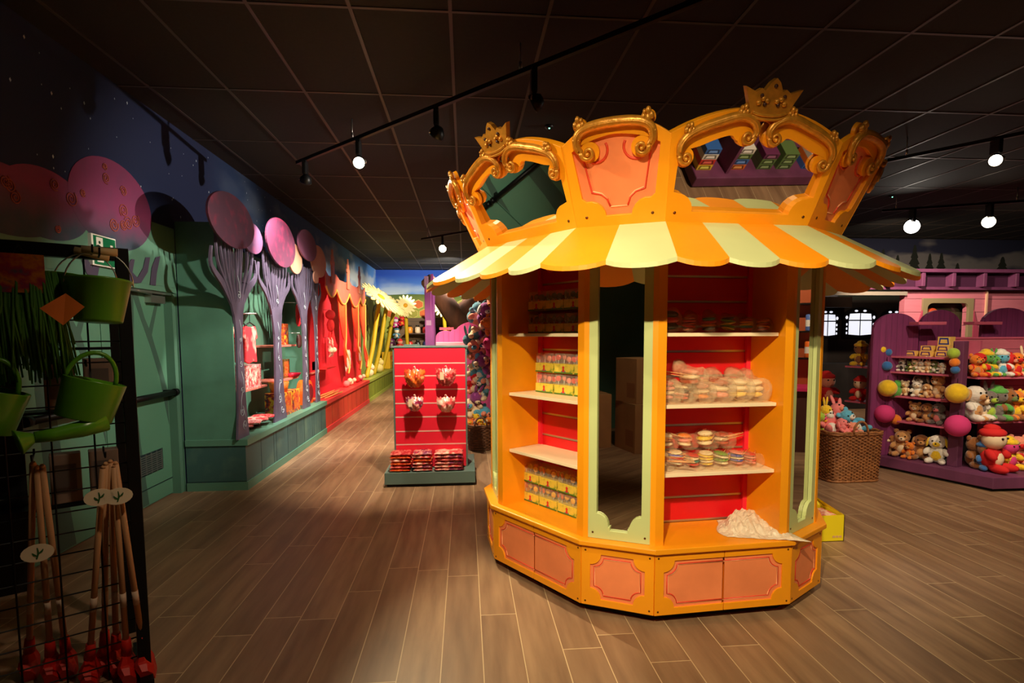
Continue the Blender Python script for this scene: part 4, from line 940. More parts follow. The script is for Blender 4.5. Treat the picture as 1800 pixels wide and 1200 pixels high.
def hung_bag(label, x, y, w_, h_, mi, sd, tagc=None):
    c = pY(x, y, 5.80); t = thing('hanging_bag', label, 'bag', c, 0, 'ruffled bags hanging on the red stand'); M = frame((0, 0, 0), (1, 0, 0), (0, 0, 1))
    rn = random.Random(sd); pts = []
    for k in range(13): u = k/12; pts.append((-w_/2+w_*u, h_*.38+rn.uniform(-.012, .012)))
    low = [(w_/2*cos(a)*(1.0 if k % 2 else .94), h_*.30+h_*.74*sin(a)*(1 if k % 2 else .93)) for k, a in enumerate([-pi*i/14 for i in range(1, 14)])]
    mb = MB(); nx, ny = 14, 12; vs = []; fs = []
    ph = rn.uniform(0, 6)
    for sdn in (1, -1):
        for j in range(ny+1):
            v = j/ny; hw_ = w_/2*(1.0 if v > .85 else (1-(1-v/.85)**3*.62))*(1+.04*sin(j*2.1+ph))
            for i in range(nx+1):
                u = 2*i/nx-1; puff = (1-abs(u)**2.5)*sin(pi*min(1, (v*.9+.08)))*.05
                vs.append((u*hw_, -h_/2+h_*v+(.012*sin(i*2.4+ph) if v > .8 else 0), sdn*(puff*(1+.25*sin(7*u+9*v+ph)+.18*sin(15*u-11*v)))+.003*sdn))
    k = (nx+1)*(ny+1)
    for j in range(ny):
        for i in range(nx): a = j*(nx+1)+i; fs.append((a, a+1, a+nx+2, a+nx+1)); fs.append((k+a+nx+1, k+a+nx+2, k+a+1, k+a))
    mb.add(vs, fs, 0, True, M); mb.build('pouch', FILM[mi], t)
    MB().tube([(0, 0, h_*.42), (.008, 0, h_*.56), (0, 0, h_*.66), (-.012, 0, h_*.62)], .008, 6).tube([(-.05, 0, h_*.42), (0, 0, h_*.50), (.05, 0, h_*.42)], .005, 6).build('hook_hanger', mat('clear_hook', (240, 190, 180), .2), t)
    MB().tube([(0, .09, h_*.6), (0, -.01, h_*.6)], .004, 6).build('peg', SILVER, t)
    if tagc: MB().box(-.06, -.02, -.062, -.06, -.02, .06).build('price_tag', mat('cream_tag', (245, 225, 190), .6), t)
hung_bag('upper left ruffled orange bag on the red stand', 729, 665, .215, .19, 0, 1)
hung_bag('upper right ruffled red bag with a pale tag on the red stand', 784, 663, .21, .185, 1, 2, True)
hung_bag('lower left white and magenta bag on the red stand', 729, 710, .18, .15, 2, 3, True)
hung_bag('lower right rose coloured bag on the red stand', 784, 711, .195, .16, 3, 4)
for ci, (x0, x1, n, nm) in enumerate(((-.80, -.585, 6, 'left'), (-.565, -.36, 6, 'middle'), (-.335, -.10+.07, 6, 'right'))):
    hz = .034
    for i in range(n):
        mb = MB(); pillow(mb, (x1-x0)*random.uniform(.93, 1), .20, hz*1.05, seed=ci*10+i, pw=5)
        o = mb.build('folded_packet', FILM[(ci+i) % 4 if i % 2 else (0, 3, 2)[ci]], None, loc=((x0+x1)/2+random.uniform(-.006, .006), 5.80, .156+hz*i), rot=(0, 0, random.uniform(-.05, .05)))
        tag(o, '%s folded packet from the bottom of the %s stack on the stand plinth' % (ORD[i], nm), 'packet', 'folded packets on the stand plinth')
# ------------------------------------------------------------------ behind the stand
PUR = blend_mat('purple_tower_paint', (60, 44, 90), (196, 96, 178), 2, .9, 2.3, .5, .3, 3)
tw = thing('purple_tower_board', 'tall wavy purple tower board standing behind the red stand', 'tower board', (-.42, 6.62, 0))
MB().box(-.475, -.40, 6.60, 6.64, 0, 2.16).build('front_post', PUR, tw, True, .004)
side = bez([(6.64, 0), (6.64, 2.25)], 1)
MB().plate([(6.64, 0.0), (7.1, 0.0), (7.12, .7), (7.02, 1.1), (7.1, 1.5), (6.98, 1.8), (7.06, 2.1), (6.95, 2.28), (6.80, 2.22), (6.72, 2.32), (6.64, 2.2)], t=.03, M=FR(-.375)).build('wavy_side', PUR, tw, True, .003)
MB().box(-.475, -.43, 6.595, 6.64, 2.16, 2.28).box(-.46, -.40, 6.598, 6.64, 1.70, 1.76).build('finial', mat('lilac_finial', (196, 150, 190), .5), tw, True)
PKB = plank_mat('pink_boards', (222, 96, 160), (186, 66, 130), .085, 0)
PKP = mat('pale_pink_board', (246, 170, 190), .5, var=.06, scale=3)
pu = thing('pink_display_unit', 'pink plank display unit with stepped scalloped back behind the red stand', 'display unit', (0, 8.5, 0))
MB().box(-.47, .45, 8.35, 9.0, 0, 1.38).build('body', PKB, pu, True, .004)
MB().box(-.50, .48, 8.32, 9.0, 1.38, 1.47).build('top_board', PKP, pu, True, .004)
MB().plate([(.45, 1.47), (.45, 1.77)]+arc(.14, 1.55, .32, 45, 150, 10, .24)+[(-.20, 1.66)]+arc(-.30, 1.55, .15, 60, 170, 6, .10)+[(-.46, 1.47)], t=.04, M=frame((0, 8.62, 0), (1, 0, 0), (0, 0, 1))).build('scalloped_back', PKB, pu, True, .003)
MB().box(-.40, -.18, 8.7, 8.9, 1.66, 1.70).build('side_ledge', mat('rose_ledge', (226, 90, 110), .5), pu, True)
# plush column
pc = thing('toy_pole_rack', 'black pole rack carrying the dense column of coloured soft toys', 'rack', (.20, 7.9, 0))
MB().lathe([(0, 0), (.16, 0), (.16, .02), (0, .03)], 24).tube([(0, 0, .02), (0, 0, 2.1)], .02, 8).build('pole', BLACK, pc)
cols = ['teal', 'purple', 'salmon', 'cream', 'purple', 'orange', 'teal', 'salmon', 'magenta', 'cream', 'sky', 'purple', 'red', 'teal', 'salmon', 'purple', 'cream', 'teal', 'magenta', 'salmon', 'sky', 'purple', 'teal', 'orange', 'salmon', 'purple', 'cream', 'teal']
i = 0
for r_ in range(7):
    for c_ in range(3):
        z = 1.76-.255*r_+(0, -.07, .05)[c_]; x = .21+(-.13, .03, .17)[c_]+random.uniform(-.02, .02); y = 7.70+random.uniform(-.05, .05)-.05*(c_ == 1)
        k = cols[i % len(cols)]; k2 = ('cream', 'white', 'salmon')[i % 3] if k not in ('cream', 'white', 'salmon') else ('teal', 'sky', 'orange')[i % 3]; i += 1
        plush('%s toy with %s face, pole rack, row %s from top, %s' % (k, k2, ORD[r_], ('left', 'centre', 'right')[c_]), (x, y, z), .37, P[k], P[k2], ('bear', 'bunny', 'dog')[i % 3], random.uniform(-.8, .8), 'soft toys on the pole rack', detail=False, tilt=(random.uniform(-.3, .5), random.uniform(-.9, .9)), leg=P['salmon'] if i % 2 else P['cream'])
bs = basket('small round wicker basket of yellow soft toys beside the red stand', (.20, 7.52, 0), .38, .34, .36, .16, 0, 15, 14, .82, WICKD, True)
for i, (dx, dy, dz, k, k2) in enumerate(((-.09, -.05, .31, 'orange', 'yellow'), (.06, -.07, .32, 'yellow', 'orange'), (-.02, .07, .38, 'yellow', 'cream'), (.09, .06, .34, 'orange', 'cream'), (-.12, .07, .36, 'blue', 'white'))):
    plush('%s soft toy with %s face lying in the small wicker basket' % (k, k2), (.20+dx, 7.52+dy, dz-.06), .2, P[k], P[k2], ('bear', 'dog')[i % 2], i*1.3, 'soft toys in the small basket', tilt=(-.5, .2*i-.4), detail=False)
# ------------------------------------------------------------------ honeycomb wall far back
hc = MB(); rh = .20
for r_ in range(2):
    for c_ in range(15):
        x = -2.4+c_*rh*1.78+(r_ % 2)*rh*.89; z = 2.26+.30*r_
        if x > 2.6 or (r_ == 2 and c_ % 2): continue
        h6 = [(x+rh*.93*cos(R(60*k+30)), z+rh*.80*sin(R(60*k+30))) for k in range(6)]; h5 = [(x+rh*.80*cos(R(60*k+30)), z+rh*.66*sin(R(60*k+30))) for k in range(6)]
        hc.plate(h6, t=.001, m=0, M=frame((0, YB-.006, 0), (1, 0, 0), (0, 0, 1))); hc.plate(h5, t=.001, m=1+((r_*5+c_*2) % 3 == 0)*1, M=frame((0, YB-.009, 0), (1, 0, 0), (0, 0, 1)))
wall_part(hc, 'painted_honeycomb', [mat('honeycomb_line', (214, 190, 90), .6), mat('honeycomb_olive', (166, 156, 50), .6, var=.2, scale=2), mat('honeycomb_orange', (224, 104, 30), .6, var=.2, scale=2)], wb)
sw_ = thing('back_wall_shelving', 'brown slatted shelving unit full of goods on the far back wall', 'shelving', (-.9, YB-.2, 0))
MB().box(-2.3, 1.6, YB-.06, YB-.015, 0, 2.12).build('slatted_back', plank_mat('brown_slats', (120, 90, 56), (84, 60, 34), .2, 2), sw_, True)
for z in (1.15, 1.62): MB().box(-1.95, 1.5, YB-.42, YB-.06, z-.03, z).build('shelf_board', mat('dark_shelf', (70, 44, 30), .6), sw_, True)
JC = [('red', (210, 50, 40)), ('amber', (230, 140, 40)), ('black', (40, 30, 26)), ('cream', (230, 200, 160)), ('navy', (40, 50, 90))]
for r_, z in enumerate((1.15, 1.62)):
    for i in range(11):
        nm, rgb = JC[(i*2+r_) % 5]; x = -1.78+.25*i
        t = thing('storage_jar', '%s jar with dark lid on the %s back wall shelf, %s from the left' % (nm, ('lower', 'upper')[r_], ORD[i]), 'jar', (x, YB-.25, z), 0, 'jars on the back wall shelves')
        k = 'jar'+nm
        o = bpy.data.objects.new('jar_body', umesh('jar_body', lambda b: b.lathe([(0, 0), (.08, 0), (.09, .03), (.09, .17), (.05, .21), (0, .21)], 14), mat('jar_'+nm, rgb, .35))); COL.objects.link(o); o.parent = t
        o = bpy.data.objects.new('lid', umesh('jar_lid', lambda b: b.lathe([(0, .21), (.06, .21), (.06, .26), (0, .26)], 14), BEE)); COL.objects.link(o); o.parent = t
for i, (x, z, k, k2) in enumerate(((-2.22, 1.95, 'magenta', 'white'), (-2.02, 2.0, 'red', 'orange'), (-2.2, 1.6, 'teal', 'cream'), (-2.35, 1.3, 'purple', 'white'), (-2.1, 1.25, 'red', 'salmon'), (-2.3, .85, 'orange', 'red'))):
    plush('%s soft toy hanging at the left of the far back shelving, %s' % (k, ('top left', 'top right', 'middle left', 'middle right', 'bottom left', 'bottom right')[i]), (x, YB-.25, z-.15), .33, P[k], P[k2], ('doll', 'bear')[i % 2], 0, 'soft toys on the far back wall', detail=False)
BARK = mat('brown_bark', (70, 42, 27), .85, var=.5, scale=5, bump=.9, stretch=(1, 1, .3))
bt = thing('leaning_tree_trunk', 'thick brown artificial tree trunk leaning in the far room', 'tree trunk', (1.7, 15.5, 0))
a, b, c = pY(768, 512, 15.2), pY(800, 556, 15.3), pY(832, 600, 15.5)
MB().tube(smooth_path([(c.x+.5, 15.6, 0), (c.x+.15, 15.55, .8), c, b, a, a+Vector((-.3, -.1, .35))], 5), [.5, .48, .46, .44, .42, .40, .38, .37, .36, .35, .34, .33, .32, .31, .30, .29, .28, .27, .26, .25, .24, .23, .22, .21, .2, .15], 14).build('trunk', BARK, bt, True)
MB().tube(smooth_path([b, b+Vector((.5, .1, .35)), b+Vector((1.2, .1, .5))], 5), [.22]*6+[.12]*5, 10).tube(smooth_path([c, c+Vector((-.3, .2, .4)), c+Vector((-.2, .3, 1.2))], 5), [.2]*6+[.1]*5, 10).build('branch', BARK, bt, True)

# ================================================================== KIOSK CONTENTS
def KL(side, s, y, z):                      # local bay coordinates -> world
    t = R(30*side); v = Vector((s*cos(t)-y*sin(t), s*sin(t)+y*cos(t), 0)); return Vector((KC.x+v.x*cos(TH)-v.y*sin(TH), KC.y+v.x*sin(TH)+v.y*cos(TH), z))
def KR(side): return TH+R(30*side)
GRASS = print_mat('meadow_print', [(214, 190, 60), (236, 206, 80), (220, 196, 70), (120, 150, 50)], 26, .4)
CLEAR = mat('clear_film', (255, 250, 240), .12, alpha=.16, spec=.8)
BX = {}
def lolly_box(kind, rgb, rgb2):
    t = thing('lollipop_box', '', 'box', (0, 0, 0)); w_, d, h = .168, .115, .062
    MB().box(-w_/2, w_/2, 0, d, 0, h).build('tray', GRASS, t, bevel=.002)
    MB().box(-w_/2, w_/2, -.0012, -.0002, .001, .010).build('green_edge', mat('grass_edge', (84, 120, 40), .5), t)
    mk = MB(); mk.plate([(-.012, 0), (.012, 0), (.006, .018), (.010, .03), (0, .038), (-.010, .03), (-.006, .018)], t=.0008, M=frame((0, -.0012, .012), (1, 0, 0), (0, 0, 1))); mk.build('red_mark', mat('red_print', (214, 50, 40), .5), t)
    MB().plate([(-.02, 0), (.02, 0), (.02, .006), (-.02, .006)], t=.0006, M=frame((0, -.0011, .011), (1, 0, 0), (0, 0, 1))).build('blue_mark', mat('blue_print', (90, 130, 180), .5), t)
    rn = random.Random(hash(kind) % 99 if False else len(kind))
    for i in range(5):
        x = -.065+.0325*i+rn.uniform(-.006, .006); z = .096+rn.uniform(-.008, .010); y = .02+.018*(i % 3); q = MB().tube([(x, y, .05), (x, y, z)], .0022, 5).build('lollipop_stick', WHITE, t)
        MB().ball((x, y, z), (.019, .007, .019), rot=(0, rn.uniform(-1, 1), rn.uniform(-.6, .6))).build('lollipop_head', mat('lolly_'+kind+str(i % 2), rgb if i % 2 else rgb2, .2), q)
    for i in range(4):
        x = -.05+.033*i; MB().ball((x, .085, .088), (.018, .012, .016)).build('lollipop_head', mat('lolly_'+kind+'1', rgb, .2), t)
    MB().box(-w_/2+.003, w_/2-.003, .003, d-.003, h, .128).build('clear_cover', CLEAR, t, bevel=.004)
    return t
SETS = (('smiley', (240, 180, 40), (214, 100, 30), [(-.285+.178*i, -.893, .4405+.136*j) for j in range(2) for i in range(4)], 'yellow smiley', 'counter', 2),
        ('candy', (240, 130, 110), (226, 70, 60), [(-.175+.183*i, -.866, 1.206+.136*j) for j in range(2) for i in range(3)], 'pink', 'middle shelf', 2),
        ('dark', (70, 40, 30), (110, 60, 40), [(-.255+.172*i, -.862, 1.601+.150*j) for j in range(2) for i in range(3)], 'dark', 'top shelf', 2))
for kind, c1, c2, pos, nm, where, nr in SETS:
    proto = lolly_box(kind, c1, c2)
    for i, (s_, y_, z_) in enumerate(pos):
        per = len(pos)//2; j, c_ = divmod(i, per)
        t = proto if i == 0 else copy_tree(proto)
        t.location = KL(-2, s_, y_, z_); t.rotation_euler = (0, 0, KR(-2))
        tag(t, 'box of %s lollipops, %s layer on left bay %s, %s from left' % (nm, ('lower', 'upper')[j], where, ORD[c_]), None, 'lollipop boxes in the left bay')
WRAP = mat('crinkled_wrap', (255, 216, 176), .15, alpha=.14, spec=.9, bump=.9, scale=60)
WRAPW = mat('milky_wrap', (255, 222, 180), .2, alpha=.28, spec=.8, bump=.9, scale=45)
SW = {n: mat('sweet_'+n, c, .35) for n, c in dict(red=(220, 40, 30), orange=(245, 130, 30), yellow=(250, 205, 60), green=(110, 160, 50), teal=(30, 120, 110), dark=(40, 16, 16), blue=(60, 80, 190), pink=(250, 150, 130), cream=(250, 225, 180), rust=(190, 70, 40)).items()}
def roll(label, s_, y_, z_, r, L, cols, sticks=0, wrap=WRAP, squash=.9, ang=0, sdir=(0, 1), kind='disc'):
    t = thing('candy_bundle', label, 'candy bundle', KL(0, s_, y_, z_), KR(0)+ang, 'wrapped candy bundles in the front bay')
    rn = random.Random(label); n = 14; vs = []; fs = []
    prof = [(.0, .05), (.55, .0), (.86, .012), (1, .04), (1, .12), (1, .3), (.97, .5), (.86, .66), (.6, .78), (.4, .84), (.62, .93), (.8, 1.0), (0, .9)]
    for q, (k, v) in enumerate(prof):
        for j in range(n):
            a = 2*pi*j/n; w_ = 1+.07*sin(3*a+q*1.3)+rn.uniform(-.05, .05); vs.append((r*k*w_*cos(a), v*L, r*squash+r*squash*k*w_*sin(a)+(r*1.1*max(0, v-.45)**1.3*1.6 if L > .2 else 0)))
    for q in range(len(prof)-1):
        for j in range(n): fs.append((q*n+j, q*n+(j+1) % n, (q+1)*n+(j+1) % n, (q+1)*n+j))
    MB().add(vs, fs, 0, True).build('clear_wrap', wrap, t)
    k = len(cols)
    for i, c in enumerate(cols):
        z = r*squash*(.28+1.44*(i+.5)/k)
        hw = r*.82*max(.45, (1-((z/(r*squash))-1)**2))**.5
        if kind == 'disc': MB().ball((rn.uniform(-.05, .05)*r, .04+L*.35, z), (hw, L*.33+.0, r*squash*1.35/k*.62), rot=(0, rn.uniform(-.12, .12), 0)).build('sweet', SW[c], t)
        else: MB().ball((0, .035, z), (hw, .03, r*squash*1.35/k*.6), rot=(0, rn.uniform(-.2, .2), 0)).build('sweet', SW[c], t)
    for i in range(sticks):
        x = rn.uniform(-.5, .5)*r; z = r*squash*rn.uniform(.6, 1.5); d = Vector((sdir[0]+rn.uniform(-.12, .12), sdir[1], .1)).normalized()
        MB().tube([Vector((x, L*.3, z)), Vector((x, L*.3, z))+d*(L*.95)], .0024, 5).build('lollipop_stick', mat('paper_stick', (240, 170, 110), .5), t)
for i, (s_, r, cols, nm) in enumerate(((-.275, .068, ['dark', 'red', 'dark'], 'black and red'), (-.165, .053, ['rust', 'red', 'rust', 'red', 'rust'], 'rust red striped'), (-.045, .056, ['dark', 'orange', 'red', 'teal'], 'teal and orange'), (.072, .058, ['yellow', 'green', 'yellow', 'green', 'dark'], 'green striped'), (.185, .05, ['red', 'teal', 'yellow', 'orange', 'red'], 'many-coloured'), (.288, .052, ['rust', 'orange', 'rust', 'orange'], 'amber'))):
    roll('%s wrapped candy bundle on the top shelf of the front bay' % nm, s_, -1.0, 1.601, r, .25, cols, wrap=WRAP, squash=(1.02, .95, .88, .88, .9, .8)[i], kind='slab')
for i, (s_, z_, r, cols, nm, w_, a) in enumerate(((-.265, 1.206, .072, ['pink', 'cream', 'pink', 'red'], 'pink swirl', WRAPW, 0), (-.16, 1.206, .058, ['red', 'pink', 'dark', 'cream'], 'dark pink', WRAPW, .1), (-.06, 1.206, .062, ['orange', 'cream', 'pink'], 'peach', WRAPW, -.15), (-.10, 1.29, .062, ['rust', 'cream', 'pink'], 'peach upper', WRAPW, .1),
        (.045, 1.206, .076, ['pink', 'cream', 'rust'], 'salmon', WRAPW, -.2), (.155, 1.206, .076, ['yellow', 'cream', 'cream'], 'pale yellow', WRAPW, -.3), (.265, 1.206, .072, ['yellow', 'cream', 'cream'], 'cream and yellow', WRAPW, -.2))):
    roll('%s wrapped candy bundle on the middle shelf of the front bay' % nm, s_, -1.0, z_, r, .23, cols, 4, w_, .95, a, (-.5, .6))
for i, (s_, y_, z_, r, cols, nm, sd) in enumerate(((-.29, -1.0, .823, .062, ['cream', 'rust', 'cream'], 'brown leftmost', (.5, -.6)), (-.185, -.97, .823, .058, ['cream', 'blue', 'red', 'blue', 'cream'], 'blue dotted', (-.6, .3)), (-.095, -1.0, .823, .05, ['red', 'teal', 'cream', 'red'], 'red and teal', (-.5, .7)), (-.01, -1.0, .823, .055, ['yellow', 'cream', 'yellow', 'yellow', 'cream'], 'yellow stacked', (.5, .7)),
        (.085, -1.0, .823, .052, ['cream', 'green', 'cream', 'green'], 'green lined', (.6, .7)), (.18, -1.0, .823, .052, ['pink', 'blue', 'cream', 'blue', 'pink'], 'violet eyed', (.7, .7)), (.265, -1.0, .823, .045, ['pink', 'red', 'pink', 'red'], 'narrow red striped', (.6, .8)),
        (-.22, -.9, .92, .055, ['cream', 'rust', 'cream'], 'upper left brown', (-.9, .1)), (-.1, -.9, .915, .055, ['cream', 'pink', 'orange'], 'upper peach', (-.4, .8)), (.03, -.9, .915, .062, ['cream', 'yellow', 'cream'], 'upper pale yellow', (.5, .6)), (.15, -.88, .91, .055, ['rust', 'cream', 'rust'], 'upper right brown', (.9, .2)))):
    roll('%s wrapped lollipop bundle on the lower shelf of the front bay' % nm, s_, y_, z_, r, .17 if y_ < -.95 else .13, cols, 6, WRAP, .92, 0, sd)
# crumpled plastic bag
bg = MB(); rn = random.Random(5); nx, ny = 34, 26; vs = []; fs = []
from mathutils import noise as NS
for j in range(ny+1):
    for i in range(nx+1):
        u, v = i/nx, j/ny
        s_ = .09+.39*u+.05*(v-.5)*(1-u)-.03*sin(v*5); y_ = -1.13+.36*v+.10*(1-u)*(1-v)
        y_ -= .05*u*(1-v)
        n = NS.noise(Vector((u*3.2, v*3, 2)))*.5+.5; n2 = abs(NS.noise(Vector((u*8, v*7, 5)))); n3 = abs(NS.noise(Vector((u*19, v*17, 8))))
        hump = math.exp(-(abs(u-.42)/.25)**3-(abs(v-.62)/.32)**3)*.075+math.exp(-((u-.80)/.16)**2-((v-.5)/.3)**2)*.035
        edge = min(1, 6*min(u, 1-u, v, 1-v)+.15)
        vs.append(Vector((s_, y_, .443+max(.0, hump*(.75+.5*n)+n2*.040*edge+n3*.016*edge))))
        if y_ < -1.09: vs[-1].z = max(.4425, vs[-1].z-.0)
for j in range(ny):
    for i in range(nx): a = j*(nx+1)+i; fs.append((a, a+1, a+nx+2, a+nx+1))
o = MB().add([KL(0, v.x, v.y, v.z)-KL(0, .2, -1, .44) for v in vs], fs, 0, False).build('plastic_bag', mat('thin_white_plastic', (246, 226, 204), .3, alpha=.8, bump=.5, scale=40, spec=.7), None, loc=KL(0, .2, -1, .44))
so = o.modifiers.new('thickness', 'SOLIDIFY'); so.thickness = .0012
tag(o, 'crumpled white plastic bag lying on the front bay counter', 'bag')
# ================================================================== RIGHT: TOY ISLAND
A0 = Vector((5.237, 4.929, 0)); UU = Vector((-.345, .938, 0)).normalized(); NN = Vector((UU.y, -UU.x, 0))
MU = frame(A0, NN, UU)                      # local (b = depth, s = along face, z)
def U(b, s_, z): return A0+NN*b+UU*s_+Vector((0, 0, z))
def uface(x, y, b): p = pP(x, y, A0+NN*b, NN); return (p-A0).dot(UU), p.z
VIO = mat('violet_island_paint', (110, 56, 92), .55, var=.25, scale=5, stretch=(1, 1, .2)); VIOP = plank_mat('violet_boards', (150, 62, 120), (104, 40, 88), .07, 0); ROSE = mat('rose_shelf_board', (206, 100, 130), .5, var=.08)
ROSEP = plank_mat('rose_boards', (216, 120, 140), (190, 96, 120), .14, 2)
isl = thing('toy_island', 'violet plank toy island with rounded board backs, shelves on two faces', 'display unit', A0)
c2 = A0+UU*2.0
outl = [(A0.x, A0.y), (7.4, A0.y), (7.4, 6.9), (c2.x, 6.9), (c2.x, c2.y)]
MB().plate(outl, t=.115, M=T(0, 0, .145)).build('plinth', VIO, isl, True, .006)
MB().plate([(A0.x+.04, A0.y+.05), (7.35, A0.y+.05), (7.35, 6.85), (c2.x+.05, 6.85), (c2.x+.05, c2.y)], t=.03, M=T(0, 0, .03)).build('plinth_foot', BLACKP, isl, True)
MB().box(.17, .27, .40, .50, .145, 1.50, M=MU).build('corner_post', VIO, isl, True, .006)
MB().plate([(.04, .145), (.62, .145), (.62, 1.66), (.30, 1.66)]+arc(.30, 1.46, .24, 90, 180, 8, .2)+[(.04, 1.42)], t=.05, M=frame(U(0, 1.27, 0), NN, (0, 0, 1))).build('end_panel', VIO, isl, True, .004)
MB().box(.60, .64, .45, 1.30, .145, 1.30, M=MU).build('back_board', mat('black_island_back', (16, 10, 14), .8), isl, True)
for z in (1.32, 1.14, .86, .57): MB().box(.12, .60, .50, 1.26, z-.02, z, M=MU).build('side_shelf', ROSE, isl, True, .003)
MB().box(.60, .64, .45, 1.30, 1.32, 1.50, M=MU).build('rear_riser', ROSE, isl, True)
Yb = 5.74
MB().box(5.42, 7.35, Yb, Yb+.03, .145, 1.52).build('front_face_back', ROSEP, isl, True)
zA, zB = pY(1745, 663, 5.32).z, pY(1745, 741, 5.32).z
for z in (zA, zB): MB().box(5.40, 7.35, 5.32, Yb, z-.02, z).build('front_shelf', ROSE, isl, True, .003)
MB().box(5.36, 7.36, Yb-.01, Yb+.05, 1.52, 1.54).build('top_rail', ROSE, isl, True)
for i, (x0, x1, zt, y) in enumerate(((4.74, 5.30, 1.82, 6.0), (5.36, 5.88, 1.86, 6.05), (6.05, 6.70, 1.88, 5.95), (6.9, 7.35, 1.8, 6.0))):
    cx, hw_ = (x0+x1)/2, (x1-x0)/2
    MB().plate([(x0, .145), (x1, .145), (x1, zt-.20)]+arc(cx, zt-.20, hw_, 0, 180, 14, .20)[1:-1]+[(x0, zt-.20)], t=.04, M=frame((0, y, 0), (1, 0, 0), (0, 0, 1))).build('rounded_back', VIOP, isl, True, .003)
for x0, x1 in ((5.12, 5.46), (5.80, 6.15), (6.66, 6.95)): MB().box(x0, x1, 5.80, 5.94, 1.68, 1.715).build('ledge', ROSE, isl, True, .003)
PBX = mat('violet_candy_print', (90, 30, 120), .35); YBX = mat('yellow_candy_print', (250, 210, 110), .35)
def small_box(label, c, w_, d, h, ang, ms, nm='candy_box', group='small candy boxes on the toy island'):
    t = thing(nm, label, 'box', c, ang, group)
    MB().box(-w_/2, w_/2, 0, d, 0, h).build('carton', ms[0], t, bevel=.002)
    MB().plate([(-w_*.42, h*.12), (w_*.42, h*.12), (w_*.34, h*.88), (-w_*.34, h*.88)], t=.001, M=frame((0, -.0002, 0), (1, 0, 0), (0, 0, 1))).build('dark_band', ms[1], t)
    MB().plate([(-w_*.30, h*.28), (w_*.30, h*.28), (w_*.24, h*.7), (-w_*.24, h*.7)], t=.001, M=frame((0, -.0014, 0), (1, 0, 0), (0, 0, 1))).build('label_panel', ms[2], t)
ang = math.atan2(-UU.y, -UU.x)
for i, (x, lv, tx) in enumerate(((1600, 0, 'bottom left'), (1627, 0, 'bottom middle'), (1655, 0, 'bottom right'), (1627, 1, 'middle left'), (1655, 1, 'middle right'), (1655, 2, 'top'))):
    s_, _ = uface(x, 610, .30); small_box('%s small yellow and violet candy box on the toy island top shelf' % tx, U(.30+.02*lv, s_, 1.321+.062*lv), .125, .1, .06 if lv < 2 else .10, ang, [YBX, PBX if lv < 2 else mat('blue_candy_print', (40, 60, 150), .35), YBX])
for i, x in enumerate((1520, 1540)): pass
QN = {}
def q(label):
    return label
TOYS = [  # px x, b, shelf z, size, colour, accent, kind, words
 (1578, .40, 1.141, .20, 'red', 'cream', 'doll', 'red hooded toy at the back of the upper shelf'), (1599, .42, 1.141, .20, 'brown', 'tan', 'bear', 'brown bear at the back of the upper shelf'),
 (1583, .22, 1.141, .15, 'white', 'dark', 'bear', 'black and white panda on the upper shelf'), (1597, .22, 1.141, .13, 'moss', 'lime', 'bear', 'moss green toy next to the panda'), (1606, .20, 1.141, .15, 'cream', 'moss', 'bear', 'cream toy next to the moss green toy'),
 (1616, .20, 1.141, .14, 'white', 'cream', 'bunny', 'white bunny mid upper shelf'), (1628, .20, 1.141, .15, 'cream', 'tan', 'bunny', 'cream bunny right of the white bunny'), (1640, .22, 1.141, .15, 'moss', 'white', 'dog', 'moss green and white dog on the upper shelf'), (1653, .20, 1.141, .13, 'white', 'cream', 'dog', 'white dog near the corner post'),
 (1590, .22, .861, .18, 'cream', 'tan', 'bear', 'small cream bear at the left of the middle shelf'), (1618, .36, .861, .27, 'grey', 'white', 'dog', 'grey and white large toy at the back of the middle shelf'), (1611, .20, .861, .19, 'white', 'cream', 'bear', 'white bear in front of the grey toy'),
 (1629, .20, .861, .17, 'tan', 'cream', 'dog', 'curled tan dog on the middle shelf'), (1648, .28, .861, .27, 'tan', 'cream', 'bear', 'large tan bear at the right of the middle shelf'),
 (1609, .25, .571, .23, 'tan', 'cream', 'bear', 'lone tan bear sitting on the lower shelf'), (1632, .25, .571, .24, 'brown', 'tan', 'dog', 'brown spotted dog on the lower shelf'), (1652, .25, .571, .25, 'grey', 'pink', 'bunny', 'grey and pink toy on the lower shelf'),
 (1568, .20, .146, .26, 'brown', 'cream', 'dog', 'brown dog beside the wicker basket on the plinth'), (1590, .22, .146, .32, 'tan', 'cream', 'bear', 'large tan teddy lying on the plinth'), (1604, .16, .146, .20, 'orange', 'tan', 'bear', 'small ginger bear on the plinth'), (1624, .24, .146, .30, 'brown', 'tan', 'dog', 'shaggy brown dog on the plinth'),
 (1652, .20, .146, .33, 'white', 'yellow', 'dog', 'white goose-like toy with yellow scarf on the plinth'), (1664, .34, .146, .30, 'grey', 'dark', 'bear', 'grey bear behind the goose-like toy')]
for x, b, z, sz, k, k2, kind, wd in TOYS:
    s_, _ = uface(x, 700, b); s_ = max(.50+sz*.28, min(1.24-sz*.25, s_))
    plush(wd, U(b, s_, z), sz, P[k], P[k2], kind, math.atan2(-NN.x, NN.y)*0+(-R(60))+random.uniform(-.3, .3), 'soft toys on the left face of the island')
